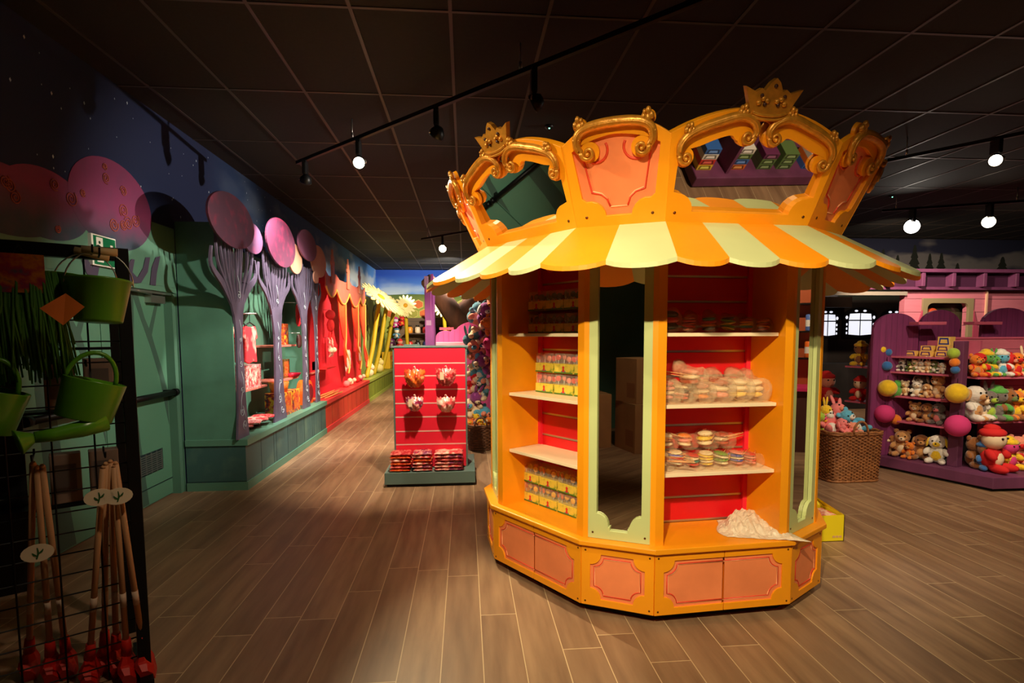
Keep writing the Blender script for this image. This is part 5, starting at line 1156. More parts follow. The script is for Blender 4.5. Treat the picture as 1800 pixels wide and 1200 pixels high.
RT = [(1703, 0, .25, 'orange', 'tan', 'bear'), (1716, 0, .27, 'red', 'orange', 'dog'), (1729, 0, .28, 'yellow', 'green', 'doll'), (1742, 0, .24, 'green', 'grey', 'bunny'), (1755, 0, .28, 'white', 'sky', 'doll'), (1768, 0, .26, 'red', 'salmon', 'bear'), (1781, 0, .27, 'orange', 'red', 'dog'), (1795, 0, .26, 'cream', 'green', 'bunny'),
      (1707, 1, .40, 'white', 'tan', 'dog'), (1722, 1, .32, 'tan', 'cream', 'bear'), (1737, 1, .34, 'grey', 'lime', 'bunny'), (1752, 1, .36, 'green', 'grey', 'doll'), (1768, 1, .36, 'brown', 'moss', 'bear'), (1783, 1, .34, 'orange', 'yellow', 'dog'), (1798, 1, .34, 'yellow', 'tan', 'bear'),
      (1705, 2, .34, 'brown', 'dark', 'bear'), (1716, 2, .30, 'blue', 'brown', 'doll'), (1730, 2, .30, 'orange', 'yellow', 'doll'), (1749, 2, .46, 'red', 'cream', 'doll'), (1768, 2, .30, 'moss', 'green', 'dog'), (1779, 2, .33, 'yellow', 'magenta', 'doll'), (1794, 2, .34, 'salmon', 'red', 'bear')]
for i, (x, lv, sz, k, k2, kind) in enumerate(RT):
    y = 5.42 if lv < 2 else (5.38 if i % 2 else 5.25); y = 5.20 if k == 'red' and lv == 2 else y
    p = pY(x, 700, y); z = (zA, zB, .146)[lv]+.001
    hat = {'doll': 'hatted doll', 'bear': 'bear', 'bunny': 'long eared toy', 'dog': 'floppy eared dog'}[kind]
    if k == 'red' and lv == 2: hat = 'large cap doll'
    plush('%s and %s %s on the %s of the island front face' % (k, k2, hat, ('upper shelf', 'middle shelf', 'plinth')[lv]), (max(5.46, p.x), y, z), sz, P[k], P[k2], kind, random.uniform(-.4, .4), 'soft toys on the front face of the island')
def ball_toy(label, x, y, b, r, k, k2=None):
    p = pP(x, y, A0+NN*b, NN); t = thing('ball_toy', label, 'ball toy', p, 0, 'round toys hanging on the island')
    MB().ball((0, 0, 0), r, nu=20, nv=14).build('ball', P[k], t)
    MB().tube([(0, 0, r), (.0, 0, r+.05)], .003, 5).build('cord', BLACK, t)
    if k2: MB().ball((-.3*r, -.95*r, -.1*r), (r*.25, r*.2, r*.15)).build('snout', P[k2], t); MB().ball((0, .1, r*.95), (.02, .02, .045), rot=(.3, .3, 0)).build('tuft', P['white'], t)
for a in (('large plain yellow ball toy at the left of the island middle shelf', 1560, 682, .02, .098, 'yellow'), ('green ball toy half behind the large yellow one', 1572, 688, .16, .075, 'green'), ('small green ball toy above the green one', 1577, 675, .2, .05, 'green'),
          ('large magenta ball toy at the left of the island lower shelf', 1555, 727, .02, .105, 'magenta'), ('orange ball toy behind the left magenta one', 1574, 737, .16, .06, 'orange'),
          ('plain yellow ball toy cut by the corner post', 1682, 691, .06, .105, 'yellow'), ('magenta ball toy below the yellow one at the corner post', 1683, 748, .06, .115, 'magenta'),
          ('small yellow ball toy at the top left of the island', 1549, 614, .04, .050, 'yellow'), ('small blue ball toy at the top left of the island', 1560, 619, .10, .048, 'blue'), ('small magenta ball toy below the small yellow one', 1547, 640, .05, .040, 'magenta'), ('oval blue ball toy beside the small magenta one', 1559, 643, .06, .055, 'blue'),
          ('lime ball toy at the top of the corner post', 1676, 621, .08, .058, 'lime'), ('orange ball toy under the lime one', 1678, 637, .08, .048, 'orange'), ('blue ball toy under the orange one at the post', 1679, 650, .08, .042, 'blue')): ball_toy(*a)
# little side shelves with dolls left of the end panel
for i, (x, y, k, k2, wd) in enumerate(((1514, 643, 'yellow', 'brown', 'yellow hatted brown doll'), (1513, 704, 'red', 'cream', 'red hatted cream doll'))):
    s_, z = uface(x, y, .26); z -= 0
    tag(MB().box(.14, .40, s_-.24, s_+.13, z-.02, z, M=MU).build('side_plank', ROSE), ('upper', 'lower')[i]+' rose plank on the far side of the violet end panel', 'shelf', 'rose planks beyond the end panel')
    plush(wd+' on a plank beyond the violet end panel', U(.24, s_, z+.001), .30, P[k], P[k2], 'doll', -R(60), 'dolls beyond the end panel')
# big basket
bz = basket('large square wicker basket full of pink soft toys before the toy island', (4.14, 5.64, 0), .60, .52, .55, .09, .03, 30, 30, .93)
for i, (dx, dy, dz, sz, k, k2, kind, tl, wd) in enumerate(((-.14, -.06, .46, .36, 'pink', 'white', 'bear', (-.9, 0), 'pink toy lying at the left'), (.02, .06, .50, .38, 'pink', 'salmon', 'bunny', (-.7, .3), 'pink toy with long ears in the middle'), (-.05, -.16, .45, .24, 'pink', 'pink', 'dog', (-.5, 0), 'small all-pink toy at the front'),
        (.19, -.02, .47, .33, 'sky', 'white', 'bear', (-.4, -.5), 'sky blue toy at the right'), (-.10, .16, .52, .28, 'yellow', 'white', 'bunny', (0, 0), 'yellow and white toy at the back'), (.10, -.17, .44, .22, 'salmon', 'cream', 'bear', (-.6, 0), 'salmon toy behind the handle'), (-.20, .10, .50, .22, 'lime', 'magenta', 'bear', (0, 0), 'lime and magenta toy at the back left'))):
    plush(wd+' of the large wicker basket', (4.14+dx, 5.64+dy, dz), sz, P[k], P[k2], kind, .2*i-.3, 'soft toys in the large basket', tilt=tl)
# dark bin behind
p = pY(1452, 690, 7.2); bn = thing('toy_bin', 'dark round bin with a red toy behind the kiosk', 'bin', (p.x, 7.2, 0)); MB().lathe([(0, 0), (.16, 0), (.2, .66), (.18, .66), (.14, .03), (0, .03)], 20).build('bin_wall', mat('dark_bin', (50, 20, 26), .6), bn)
plush('red and salmon toy sitting in the dark bin', (p.x, 7.2, .62), .42, P['red'], P['salmon'], 'doll', 0, None)
# pink house front, dark room
PH = plank_mat('pink_house_boards', (226, 138, 158), (206, 110, 136), .245, 2, .6); VR = mat('violet_roof_beam', (116, 58, 100), .55, var=.15)
ho = thing('pink_house_front', 'pink boarded house front with violet eaves and a round-cornered window', 'house front', (8.1, 9.5, 0))
MB().plate([(8.08, 0), (9.70, 0), (9.70, 2.37), (8.08, 2.37)], [[(8.50, 1.0), (8.50, 2.05)]+arc(8.60, 2.05, .1, 180, 90, 4)[1:]+arc(9.26, 2.05, .1, 90, 0, 4)+[(9.36, 1.0)]], t=.12, M=frame((0, 9.5, 0), (1, 0, 0), (0, 0, 1))).build('boarded_wall', PH, ho, True)
MB().box(9.70, 12.5, 9.56, 9.68, 0, 2.37).build('boarded_side', PH, ho, True)
MB().box(9.685, 9.715, 9.47, 9.56, 0, 2.37).build('corner_batten', mat('pale_batten', (236, 190, 160), .5), ho, True)
MB().plate([(8.42, .95), (9.44, .95), (9.44, 2.22), (8.42, 2.22)], [[(8.52, 1.02), (8.52, 2.03)]+arc(8.62, 2.03, .1, 180, 90, 4)[1:]+arc(9.24, 2.03, .1, 90, 0, 4)+[(9.34, 1.02)]], t=.05, M=frame((0, 9.47, 0), (1, 0, 0), (0, 0, 1))).build('window_surround', mat('olive_grey_surround', (150, 134, 104), .5), ho, True, .004)
MB().box(8.4, 9.5, 9.70, 9.72, .9, 2.25).build('window_pane', mat('smoky_pane', (74, 66, 50), .2), ho, True)
MB().ball((8.72, 9.6, 1.92), (.14, .05, .13)).build('red_lamp_disc', mat('orange_red_disc', (200, 70, 36), .5), ho, True)
MB().box(9.15, 9.30, 9.67, 9.695, 1.62, 1.70).build('white_card', WHITE, ho, True)
for s_, x in ((-1, 8.42), (1, 9.44)): MB().plate([(x, 1.3), (x+s_*.20, 1.3), (x, 2.0)] if s_ > 0 else [(x-.20, 1.3), (x, 1.3), (x, 2.0)], t=.03, M=frame((0, 9.46, 0), (1, 0, 0), (0, 0, 1))).build('shutter', mat('rose_shutter', (176, 70, 100), .5), ho, True)
MB().box(6.3, 12.6, 9.25, 9.55, 2.67, 2.73).build('eaves_board', VR, ho, True, .004)
MB().box(6.3, 12.6, 9.44, 9.5, 2.37, 2.67).build('fascia', mat('dark_violet_fascia', (70, 26, 62), .6), ho, True)
MB().box(6.3, 12.6, 9.38, 9.5, 2.37, 2.42).build('lower_beam', VR, ho, True)
for x in (1450, 1556, 1615, 1668, 1722, 1778): X = pY(x, 490, 9.4).x; MB().box(X-.035, X+.035, 9.28, 9.44, 2.42, 2.67).build('bracket', VR, ho, True, .01)
MB().box(6.0, 8.08, 9.44, 9.5, 2.27, 2.34).build('grey_strip', mat('grey_strip', (150, 140, 132), .5), ho, True)
BWD = plank_mat('black_brown_boards', (34, 22, 18), (20, 12, 10), .1, 0)
dr = thing('dark_room_wall', 'very dark boarded wall holding the lit arched windows', 'wall panel', (7.4, 11.3, 0))
MB().box(5.6, 9.6, 11.3, 11.36, 0, 2.3).build('boards', BWD, dr, True)
MB().box(5.6, 8.1, 10.9, 11.0, 2.0+.12, 2.34).build('brown_lintel', mat('brown_beam', (48, 28, 18), .7, var=.3, scale=4), dr, True)
MB().box(6.2, 8.4, 10.7, 11.2, .0, .95).build('dark_counter', mat('dark_stone', (30, 26, 26), .5, var=.4, scale=3), dr, True)
LIT = mat('lit_window_glass', (225, 228, 240), .4, emit=1.1); LITV = mat('lit_violet_edge', (150, 110, 220), .4, emit=.8)
def stained(label, x0, x1, yb, yt):
    a, b = pY(x0, yt, 11.25), pY(x1, yb, 11.25); t = thing('arched_window', label, 'window', ((a.x+b.x)/2, 11.27, b.z), 0, 'lit arched windows in the dark wall'); w_, h = b.x-a.x, a.z-b.z
    fr_ = MB().plate([(-w_*.62, -.06), (w_*.62, -.06), (w_*.62, h*.75)]+arc(0, h*.75, w_*.62, 0, 180, 12, h*.42)[1:-1]+[(-w_*.62, h*.75)], t=.02, M=frame((0, 0, 0), (1, 0, 0), (0, 0, 1))); fr_.build('leaded_frame', BLACK, t)
    def pn(pts, m=LIT): MB().plate(pts, t=.004, M=frame((0, -.005, 0), (1, 0, 0), (0, 0, 1))).build('lit_pane', m, t)
    g_ = .012
    for s_ in (-1, 1):
        pn([(s_*g_, 0), (s_*w_*.40, .02), (s_*w_*.40, h*.60), (s_*g_, h*.60)][::s_])
        pn([(s_*g_, h*.65), (s_*w_*.40, h*.65), (s_*w_*.37, h*.90), (s_*g_, h*.92)][::s_])
        pn([(s_*w_*.15+.04*cos(R(40*k)), h*1.02+.022*sin(R(40*k))) for k in range(9)])
        for z in (.10, .28, .46): pn([(s_*w_*.47+.018*cos(R(60*k)), h*z+.03*sin(R(60*k))) for k in range(6)])
        pn([(s_*w_*.48+.03*cos(R(60*k)), h*.75+.04*sin(R(60*k))) for k in range(6)])
stained('lit arched window nearest the kiosk post in the dark wall', 1440, 1472, 590, 549)
stained('largest lit arched window centred in the dark wall', 1489, 1537, 589, 547)
stained('lit arched window partly hidden behind the violet end panel', 1553, 1588, 590, 549)
# yellow carton on the floor
yb_ = thing('yellow_carton', 'open bright yellow cardboard box on the floor behind the kiosk', 'carton', (2.72, 4.0, 0)); YC = mat('bright_yellow_card', (236, 214, 20), .6)
x0, x1, y0, y1, h = 2.60, 2.882, 3.86, 4.12, .205
bb = MB().box(x0, x1, y0, y0+.005, 0, h).box(x0, x1, y1-.005, y1, 0, h).box(x0, x0+.005, y0, y1, 0, h).box(x1-.005, x1, y0, y1, 0, h).box(x0, x1, y0, y1, 0, .005); bb.build('box_walls', YC, yb_, True)
MB().box(x0, x0+.005, y0, y1, h, h+.21).build('left_flap', YC, yb_, True)
MB().add([(x1, y0, h), (x1, y1, h), (x1-.03, y1+.12, h+.06), (x1-.1, y1+.08, h+.07), (x0+.1, y1, h)], [(0, 1, 2), (1, 3, 2), (1, 4, 3)], 0).build('rear_flap', YC, yb_, True)
MB().box(x0+.02, x1-.02, y0+.02, y1-.02, h-.05, h-.02).build('contents', FILM[3], yb_, True)
for i in range(3): MB().box(2.79+.026*i, 2.811+.026*i, y0-.001, y0, .03, .046).build('printed_mark', mat('faded_pink_print', (214, 170, 120), .6), yb_, True)
# ================================================================== LIGHT TRACKS
LENS = mat('lamp_lens', (255, 240, 210), .3, emit=14); LENSB = mat('bright_lamp_lens', (255, 246, 230), .3, emit=60); LOFF = mat('lamp_lens_side', (255, 230, 190), .3, emit=5)
HB = mat('graphite_fixture', (30, 30, 32), .4, metal=.4)
def track(label, a, b, z=3.45, rods=(.2, .6, .95)):
    a, b = Vector(a), Vector(b); t = thing('light_track', label, 'light track', (a.x, a.y, z), 0); d = (b-a); L = d.length; an = math.atan2(d.y, d.x); M = RZ(an)
    MB().box(0, L, -.018, .018, 0, .035, M=M).build('rail', BLACK, t, bevel=.002)
    for r_ in rods: MB().tube([Vector((L*r_, 0, .035)), Vector((L*r_, 0, ZC-z))], .006, 6, M=M).tube([Vector((L*r_, 0, .04)), Vector((L*r_, 0, .09))], .012, 8, M=M).build('suspension_rod', SILVER, t)
def lamp(label, pos, to, lens=LENS, r=.058, drop=.16, big=1.0):
    """track spotlight: adapter, flat housing, arm, round head aimed at `to`"""
    pos = Vector(pos); on = pos.copy(); d = (Vector(to)-pos).normalized(); t = thing('track_spotlight', label, 'spotlight', pos, 0, 'track spotlights')
    zt = 3.45-pos.z
    MB().box(-.02, .02, -.05, .05, zt-.025, zt).build('adapter', HB, t)
    MB().box(-.022, .022, -.055, .055, .06*big, zt-.02).build('driver_housing', HB, t, bevel=.012)
    u = d.cross(Vector((0, 0, 1))).normalized(); M = frame((0, 0, 0), u, u.cross(d)*-1) if False else None
    q_ = d.to_track_quat('Z', 'Y').to_matrix().to_4x4()
    MB().lathe([(0, -.075), (.03, -.07), (r, -.03), (r*1.08, .0), (r*1.08, .012), (r*.96, .012), (r*.9, -.012)], 24, 0, q_).build('lamp_head', HB, t)
    MB().lathe([(0, -.006), (r*.90, -.006)], 24, 0, q_).build('lens', lens, t)
    MB().tube([Vector((0, 0, .07)), q_ @ Vector((r*1.15, 0, 0))+Vector((0, 0, .02)), q_ @ Vector((r*1.12, 0, 0))], .006, 6).build('yoke', SILVER, t)
track('long black light track crossing the ceiling in front of the kiosk', (-1.81, 6.31), (1.9, 2.56))
def thru(label, x, y, z, dx, dy, l0, l1):
    p = pZ(x, y, z).xy.to_3d(); d = Vector((dx, dy, 0)).normalized(); track(label, p-d*l0, p+d*l1, rods=(.1, .9))
thru('short black light track far back above the red stand', 778, 437, 3.22, 1, -1, .6, 1.2)
thru('black light track at the upper right', 1750, 282, 3.26, .55, -.74, .9, .8)
pA, pB = pZ(1603, 398, 3.2), pZ(1738, 390, 3.2); dd = (pB-pA).xy.to_3d().normalized()
track('black light track far right above the pink house', pA.xy.to_3d()-dd*.4, pB.xy.to_3d()+dd*.5, rods=(.1, .9))
lamp('leftmost unlit looking spotlight on the long track', (-1.69, 6.18, 3.24), LIGHTS[3][1], LOFF)
lamp('bright spotlight on the long track facing the room', (-1.0, 5.5, 3.24), (-.6, 2.2, 1.6), LENS)
lamp('spotlight on the long track aimed away to the left', (-.22, 4.70, 3.24), (-1.6, 6.5, 1.2), LOFF)
lamp('spotlight on the long track nearest above the kiosk', (.5, 3.97, 3.22), LIGHTS[5][1], LOFF)
lamp('small bright spotlight on the far back track', (pZ(778, 437, 3.22)), (-.3, 5, 2.2), LENS, .075)
lamp('lit spotlight on the upper right track', tuple(pZ(1750, 282, 3.26)), (1.5, 1.5, 1.5), LENS)
lamp('dazzling spotlight above the right end of the awning', tuple(pZ(1603, 398, 3.2)), (1.0, .5, 1.7), LENSB, .11)
lamp('lit spotlight right of the dazzling one', tuple(pZ(1738, 390, 3.2)), (2.0, .5, 1.6), LENS, .09)
for x, y, nm in ((965, 221, 'above the left crown panel'), (1567, 343, 'right of the kiosk crown')):
    p = pZ(x, y, ZC); t = thing('smoke_detector', 'small ceiling detector with green light %s' % nm, 'detector', p, 0, 'ceiling detectors'); MB().lathe([(0, -.03), (.03, -.03), (.045, -.01), (.045, 0), (0, 0)], 16).build('housing', HB, t); MB().ball((.0, -.02, -.03), .008).build('indicator', mat('green_led', (120, 255, 190), .3, emit=6), t)
# ================================================================== FRONT LEFT GRID RACK
RP = Vector((-1.50, 2.62, 0)); RD = Vector((-.83, -.56, 0)).normalized(); RN = Vector((-RD.y, RD.x, 0))
if RN.y > 0: RN = -RN
RN = Vector((.56, -.83, 0)).normalized()
def rp(x, y, off=0): return pP(x, y, RP+RN*off, RN)
HT = rp(195, 436).z
MR = frame(RP, RD, (0, 0, 1))               # x along rack (towards left), y up, z = normal
rk = thing('grid_rack', 'black wire grid rack at the front left hung with green garden toys', 'rack', RP)
WL = 1.35
MB().box(0, .05, 0, HT, -.025, .025, M=MR).box(WL-.05, WL, 0, HT, -.025, .025, M=MR).box(.05, WL-.05, HT-.055, HT, -.025, .025, M=MR).build('frame', BLACK, rk, True, .003)
gm = MB()
x = .05+.11
while x < WL-.06: gm.tube([MR @ Vector((x, .03, 0)), MR @ Vector((x, HT-.05, 0))], .0038, 5); x += .145
z = .10
while z < HT-.12: gm.tube([MR @ Vector((.05, z, .005)), MR @ Vector((WL-.05, z, .005))], .0034, 5); z += .092
gm.build('wire_grid', BLACK, rk, True)
for i in range(5): MB().ball(tuple(MR @ Vector((.025, .35+.32*i, .0255))), .006).build('bolt', SILVER, rk, True)
MB().box(.0, .05, 0, .03, -.12, .30, M=MR).build('foot', BLACK, rk, True)
# second rack behind with grey packs
rk2 = thing('rear_grid_rack', 'dark rack standing close behind the front grid rack', 'rack', RP-RN*.5)
MB().box(.02, .06, 0, 1.75, .48, .52, M=MR).build('post', BLACK, rk2, True); MB().box(WL-.05, WL-.01, 0, 1.75, .48, .52, M=MR).build('post', BLACK, rk2, True)
MB().box(.42, .80, .35, 1.72, .50, .52, M=MR).build('black_panel', BLACKP, rk2, True)
for z in (.78, 1.24, 1.54): MB().box(.06, WL-.05, z-.012, z, .36, .48, M=MR).build('shelf_strip', BLACK, rk2, True)
GP = mat('grey_brown_pack', (120, 100, 88), .6, var=.2, scale=8)
for i in range(8):
    r_, c_ = divmod(i, 4); x = (.12, .27, .88, 1.06)[c_]; z = (1.245, .785)[r_]
    t = thing('grey_pack', 'grey brown pack on the %s strip of the rear rack, %s from the door' % (('upper', 'lower')[r_], ORD[c_]), 'pack', tuple(MR @ Vector((x, z, .42))), 0, 'grey packs on the rear rack')
    MB().box(x-.06, x+.06, z, z+.24, .38, .46, M=MR).build('carton', GP, t, True, .004); MB().box(x-.04, x+.04, z+.05, z+.19, .378, .3795, M=MR).build('label_panel', mat('dull_grey_label', (80, 70, 66), .5), t, True)
GLAQ = mat('grass_green_enamel', (86, 150, 30), .28, var=.05, scale=4); BEECH = mat('pale_beech', (214, 188, 140), .5)
def bucket(label, c, r, h, tilt, front=True):
    t = thing('toy_bucket', label, 'bucket', c, 0, 'green enamel buckets'); t.rotation_euler = tilt
    MB().lathe([(0, 0), (r*.72, 0), (r*.74, .006), (r*.98, h-.012), (r*1.03, h-.008), (r*1.03, h), (r*.98, h), (r*.96, h-.01), (r*.72, .012), (0, .01)], 36).build('pail', GLAQ, t)
    MB().tube([(r*1.03*cos(a), 0, h-.02+r*1.25*sin(a)) for a in [pi*i/16 for i in range(17)]], .003, 6).build('wire_bail', SILVER, t)
    MB().tube([(-.06, 0, h-.02+r*1.25), (.06, 0, h-.02+r*1.25)], .016, 10).build('wooden_grip', BEECH, t)
    if front: MB().add([(-.10, -r-.02, -.03), (-.035, -r-.025, .045), (-.095, -r-.01, .095), (-.17, -r-.02, .03)], [(0, 1, 2, 3)]).build('orange_tag', mat('orange_hang_tag', (226, 116, 30), .6), t)
c = rp(174, 566, .17); bucket('larger green bucket with pale wooden grip hanging on the grid rack', c, .112, .175, (R(-4), R(3), R(28)), True)
c = rp(138, 556, .07); bucket('second green bucket hidden behind the larger one', c, .105, .16, (R(-4), R(12), R(28)), False)
def can(label, cpx, off, sc=1.0, spout=True):
    c = rp(*cpx, off); t = thing('watering_can', label, 'watering can', c, 0, 'green watering cans'); M = frame((0, 0, 0), -RD, (0, 0, 1)) @ Matrix.Rotation(R(-17), 4, 'Z') @ Matrix.Scale(sc*.78, 4)
    # local x right along rack, y up, z to the viewer ; body axis = y, mouth up
    A = M @ Matrix.Rotation(R(-90), 4, 'X')
    MB().lathe([(0, -.11), (.125, -.11), (.127, -.105), (.142, .095), (.142, .10), (.136, .10), (.12, -.10), (0, -.10)], 32, 0, A).build('body', GLAQ, t)
    MB().tube([M @ Vector((.11*cos(a)-.02, .085+.16*sin(a), .0)) for a in [pi*i/14 for i in range(15)]], .009, 8).build('handle', GLAQ, t)
    if spout:
        MB().tube([M @ Vector(p) for p in ((.09, -.10, .06), (.0, -.155, .09), (-.10, -.20, .11), (-.17, -.225, .12))], [.042, .034, .026, .022], 12).lathe([(.022, 0), (.062, .06), (.064, .066), (0, .068)], 20, 0, M @ T(-.17, -.225, .12) @ Matrix.Rotation(R(-75), 4, 'Y') @ Matrix.Rotation(R(30), 4, 'X')).build('spout', GLAQ, t)
can('green watering can hanging on the grid rack with its spout down', (158, 700), .14)
can('green watering can cut by the left photo edge', (-22, 718), .14, 1.0, False)
# raffia skirt and header card
c = rp(42, 560, .08); t = thing('raffia_costume', 'green raffia costume with a header card hanging on the grid rack', 'costume', c)
M = frame(tuple(Vector((0, 0, 0))), -RD, (0, 0, 1)); ra = MB(); rn = random.Random(3)
for i in range(230):
    x = -.11+.22*rn.random(); z_ = rn.uniform(-.02, .05); L = rn.uniform(.16, .30)*1.3; ra.tube([M @ Vector((x, .19, z_)), M @ Vector((x*1.15+rn.uniform(-.01, .01), .05, z_+.02)), M @ Vector((x*1.32+rn.uniform(-.03, .03), .12-L, z_+rn.uniform(-.01, .03)))], [.005, .006, .004], 4)
o = ra.build('raffia_strands', mat('green_raffia', (70, 124, 34), .7), t); o['kind'] = 'stuff'
MB().box(-.075, .075, .10, .25, .055, .06, M=M).build('header_card', print_mat('costume_card_print', [(60, 60, 80), (200, 120, 30), (160, 40, 70), (70, 90, 110)], 18, .4), t)
MB().tube([M @ Vector((-.02, .25, .05)), M @ Vector((0, .285, .05)), M @ Vector((.02, .25, .05)), M @ Vector((0, .25, -.06))], .004, 6).build('hook', BLACK, t)
# hooks
for i, (x, y) in enumerate(((160, 450), (172, 455), (150, 640), (182, 792), (60, 797))):
    c = rp(x, y, 0); t = thing('rack_hook', 'black wire hook on the grid rack, %s' % ('above the buckets on the left', 'above the buckets on the right', 'above the watering can', 'above the right pole bundle', 'above the left pole bundle')[i], 'hook', c, 0, 'black hooks on the grid rack')
    M = frame((0, 0, 0), -RD, (0, 0, 1)); MB().tube([M @ Vector(p) for p in ((0, .02, 0), (0, 0, .01), (0, 0, .17), (0, .025, .19))], .004, 6).build('prong', BLACK, t)
# wooden poles with red plastic heads
WOOD = mat('pale_pole_wood', (190, 140, 96), .6, var=.15, scale=6, stretch=(1, 1, .2)); RPL = mat('red_tool_plastic', (190, 30, 16), .35); TAGW = mat('cream_oval_tag', (222, 206, 176), .6)
def pole(label, top, bot, r=.0125, tagp=None, hang='right'):
    a = rp(top[0], top[1], .14); b = pZ(bot[0], bot[1], .17); t = thing('toy_garden_tool', label, 'toy garden tool', (b.x, b.y, 0), 0, 'toy garden tools with red heads')
    d = (a-b).normalized(); MB().tube([b, a], [r, r*.92], 12).tube([a, a+d*.01], [r*.92, r*.5], 12).build('handle', WOOD, t, True)
    mb = MB(); u = Vector((RD.x, RD.y, 0)); n = Vector((RN.x, RN.y, 0)); o_ = Vector((b.x, b.y, 0))
    mb.tube([b+d*.03, b-d*.05], [r*1.5, r*1.9], 10)
    mb.tube([b-d*.05, Vector((b.x-d.x*.09, b.y-d.y*.09, .075))+n*.0, Vector((b.x-d.x*.12, b.y-d.y*.12, .035))+n*.03, Vector((b.x-d.x*.12, b.y-d.y*.12, .02))+n*.08], [.03, .055, .065, .045], 8, flat=.55, sm=False)
    mb.build('red_head', RPL, t, True)
    MB().tube([b+d*.20, b+d*.27], [r*1.03]*2, 12).build('paper_label', mat('white_pole_label', (205, 175, 150), .6), t, True)
    if tagp:
        c = rp(tagp[0], tagp[1], .165); MB().plate([(.052*cos(R(20*k)), .036*sin(R(20*k))) for k in range(18)], t=.003, M=frame(c, -RD, (0, 0, 1))).build('oval_tag', TAGW, t, True)
        MB().plate(strip([(-.004, -.024), (.002, 0), (0, .022)], (.004, .006, .003)), t=.001, M=frame(c+RN*.0015, -RD, (0, 0, 1))).plate(strip([(.001, -.004), (.012, .004), (.018, .014)], (.003, .008, .002)), t=.001, M=frame(c+RN*.0018, -RD, (0, 0, 1))).plate(strip([(.0, -.012), (-.010, -.006), (-.016, .004)], (.003, .008, .002)), t=.001, M=frame(c+RN*.0018, -RD, (0, 0, 1))).build('green_sprig', mat('leaf_green_print', (40, 90, 40), .5), t, True)
for i, (tp, bt_, tg, wd) in enumerate(((( 181, 822), (159, 1140), (174, 874), 'right bundle, leftmost, with an oval tag'), ((186, 816), (184, 1118), None, 'right bundle, second from left'), ((194, 812), (204, 1122), None, 'right bundle, third from left'), ((200, 820), (222, 1132), (208, 872), 'right bundle, with the oval tag on the right'), ((203, 815), (250, 1126), None, 'right bundle, rightmost beyond the rack post'),
        ((58, 815), (52, 1130), None, 'left bundle, leftmost'), ((65, 822), (88, 1135), (66, 972), 'left bundle, middle, with an oval tag'), ((74, 820), (114, 1128), None, 'left bundle, rightmost'))):
    pole('toy garden tool in the %s' % wd, tp, bt_, tagp=tg)
# ================================================================== THINGS SEEN IN THE MIRRORS
ci = thing('candy_island', 'low violet candy island reflected in the crown mirror', 'display unit', (2.97, .42, 0))
MB().box(2.97, 5.4, -.9, .42, .02, .15).build('plinth', VIO, ci, True, .01); MB().box(3.0, 5.36, -.86, .38, 0, .02).build('plinth_foot', BLACKP, ci, True)
MB().box(3.0, 5.4, -.5, -.46, .15, 1.1).build('back_board', VIOP, ci, True)
for x, z in ((3.34, .9), (4.62, .9)): MB().box(x, x+.035, -.46, .36, .15, z).build('divider', VIO, ci, True)
MB().box(3.0, 4.62, -.46, -.12, .50, .53).build('shelf', VIO, ci, True)
CB = {'blue': (60, 110, 190), 'orange': (236, 120, 40), 'green': (96, 124, 70), 'yellow': (246, 206, 60), 'white': (230, 225, 215), 'plum': (110, 50, 90), 'red': (220, 60, 50)}
SX = (3.09, 3.23, 3.50, 3.84, 4.09, 4.42)
for x, yy, cols_ in ((3.09, .30, ('yellow', 'red', 'white', 'blue')), (3.23, .0, ('plum', 'white', 'plum')), (3.50, .30, ('orange', 'blue', 'green', 'white')), (3.84, .30, ('green', 'green', 'plum')), (4.09, .30, ('green', 'green', 'green')), (4.42, .30, ('blue', 'orange', 'white'))):
    for j, k in enumerate(cols_):
        small_box('%s sweet carton on the candy island floor, %s layer of the %s stack' % (k, ('bottom', 'second', 'third', 'top')[j], ORD[SX.index(x)]), (x, yy, .151+.072*j), .18, .22, .07, pi, [mat('carton_'+k, CB[k], .4), mat('carton_band_'+k, tuple(v//2 for v in CB[k]), .4), mat('carton_lbl_'+k, tuple(min(255, v+60) for v in CB[k]), .4)], group='sweet cartons on the candy island')
for i, (x, k) in enumerate(((3.15, 'plum'), (3.55, 'green'), (3.75, 'red'), (3.97, 'yellow'), (4.20, 'orange'), (4.42, 'white'))): small_box('%s sweet carton on the upper board of the candy island' % k, (x, -.14, .531), .17, .2, .1, pi, [mat('carton_'+k, CB[k], .4), mat('carton_band_'+k, tuple(v//2 for v in CB[k]), .4), mat('carton_lbl_'+k, tuple(min(255, v+60) for v in CB[k]), .4)], group='sweet cartons on the candy island')
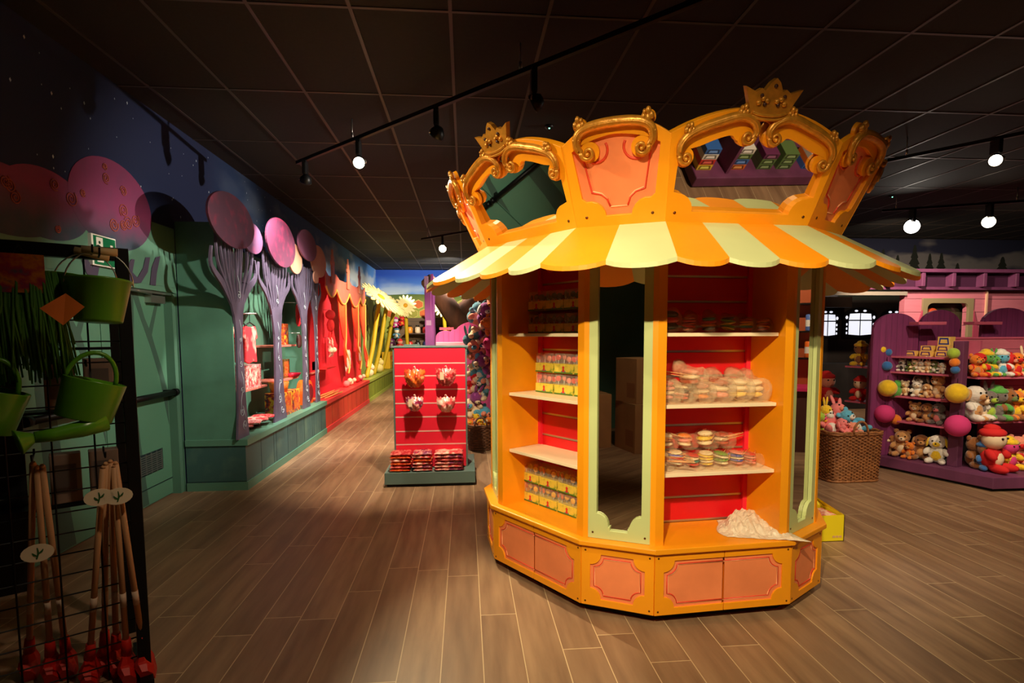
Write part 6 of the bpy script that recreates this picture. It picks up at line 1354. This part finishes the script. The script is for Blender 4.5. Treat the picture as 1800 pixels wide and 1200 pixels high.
for i, (x, y, z, w_, h, rz) in enumerate(((-1.62, -.95, 0, .55, .66, .45), (-1.62, -.95, .662, .48, .60, .35), (-2.25, -.75, 0, .5, .75, .6), (-1.0, -1.5, 0, .5, .5, .5))):
    t = thing('cardboard_box', ('lower closed brown box of the stack in the dark front corner', 'upper closed brown box of the stack in the dark front corner', 'brown box nearest the left wall in the dark corner', 'low brown box nearest the camera side in the dark corner')[i], 'box', (x, y, z), rz, 'brown boxes in the dark corner')
    MB().box(-w_/2, w_/2, -.2, .2, 0, h).build('carton', CARD, t, bevel=.005); MB().box(-.03, .03, -.201, .2015, h-.001, h+.001).build('tape', mat('buff_tape', (190, 150, 100), .4), t)
    MB().box(w_*.05, w_*.42, .2, .201, h*.12, h*.45).build('printed_panel', mat('carton_print', (150, 100, 66), .7), t)
cs = thing('can_counter', 'brown counter with pink top and shelves of cans at the far right', 'counter', (6.6, 4.0, 0))
MB().box(6.45, 7.0, 3.4, 4.7, 0, .82).build('cabinet', mat('dark_brown_cabinet', (80, 46, 40), .5), cs, True, .005); MB().box(6.40, 7.0, 3.36, 4.74, .82, .87).build('pink_top', mat('hot_pink_top', (220, 50, 110), .4), cs, True, .005)
MB().box(6.97, 7.0, 3.4, 4.7, .87, 2.3).build('back_board', mat('orange_brown_board', (170, 80, 40), .5), cs, True)
for z in (1.25, 1.62, 2.0): MB().box(6.75, 6.97, 3.4, 4.7, z-.02, z).build('shelf', BLACK, cs, True)
for i in range(10):
    r_, c_ = divmod(i, 5); nm = ('orange', 'blue')[r_]; t = thing('drink_can', '%s can on the counter shelves seen in the narrow mirror, %s from the room' % (nm, ORD[c_]), 'can', (6.85, 3.6+.24*c_, (1.251, 1.621)[r_]), 0, 'cans on the counter shelves')
    MB().lathe([(0, 0), (.055, 0), (.06, .01), (.06, .21), (.05, .225), (0, .225)], 18).build('can_body', mat('can_'+nm, ((230, 110, 40), (90, 120, 190))[r_], .3), t); MB().lathe([(.0605, .06), (.0605, .15)], 18).build('can_label', WHITE, t)
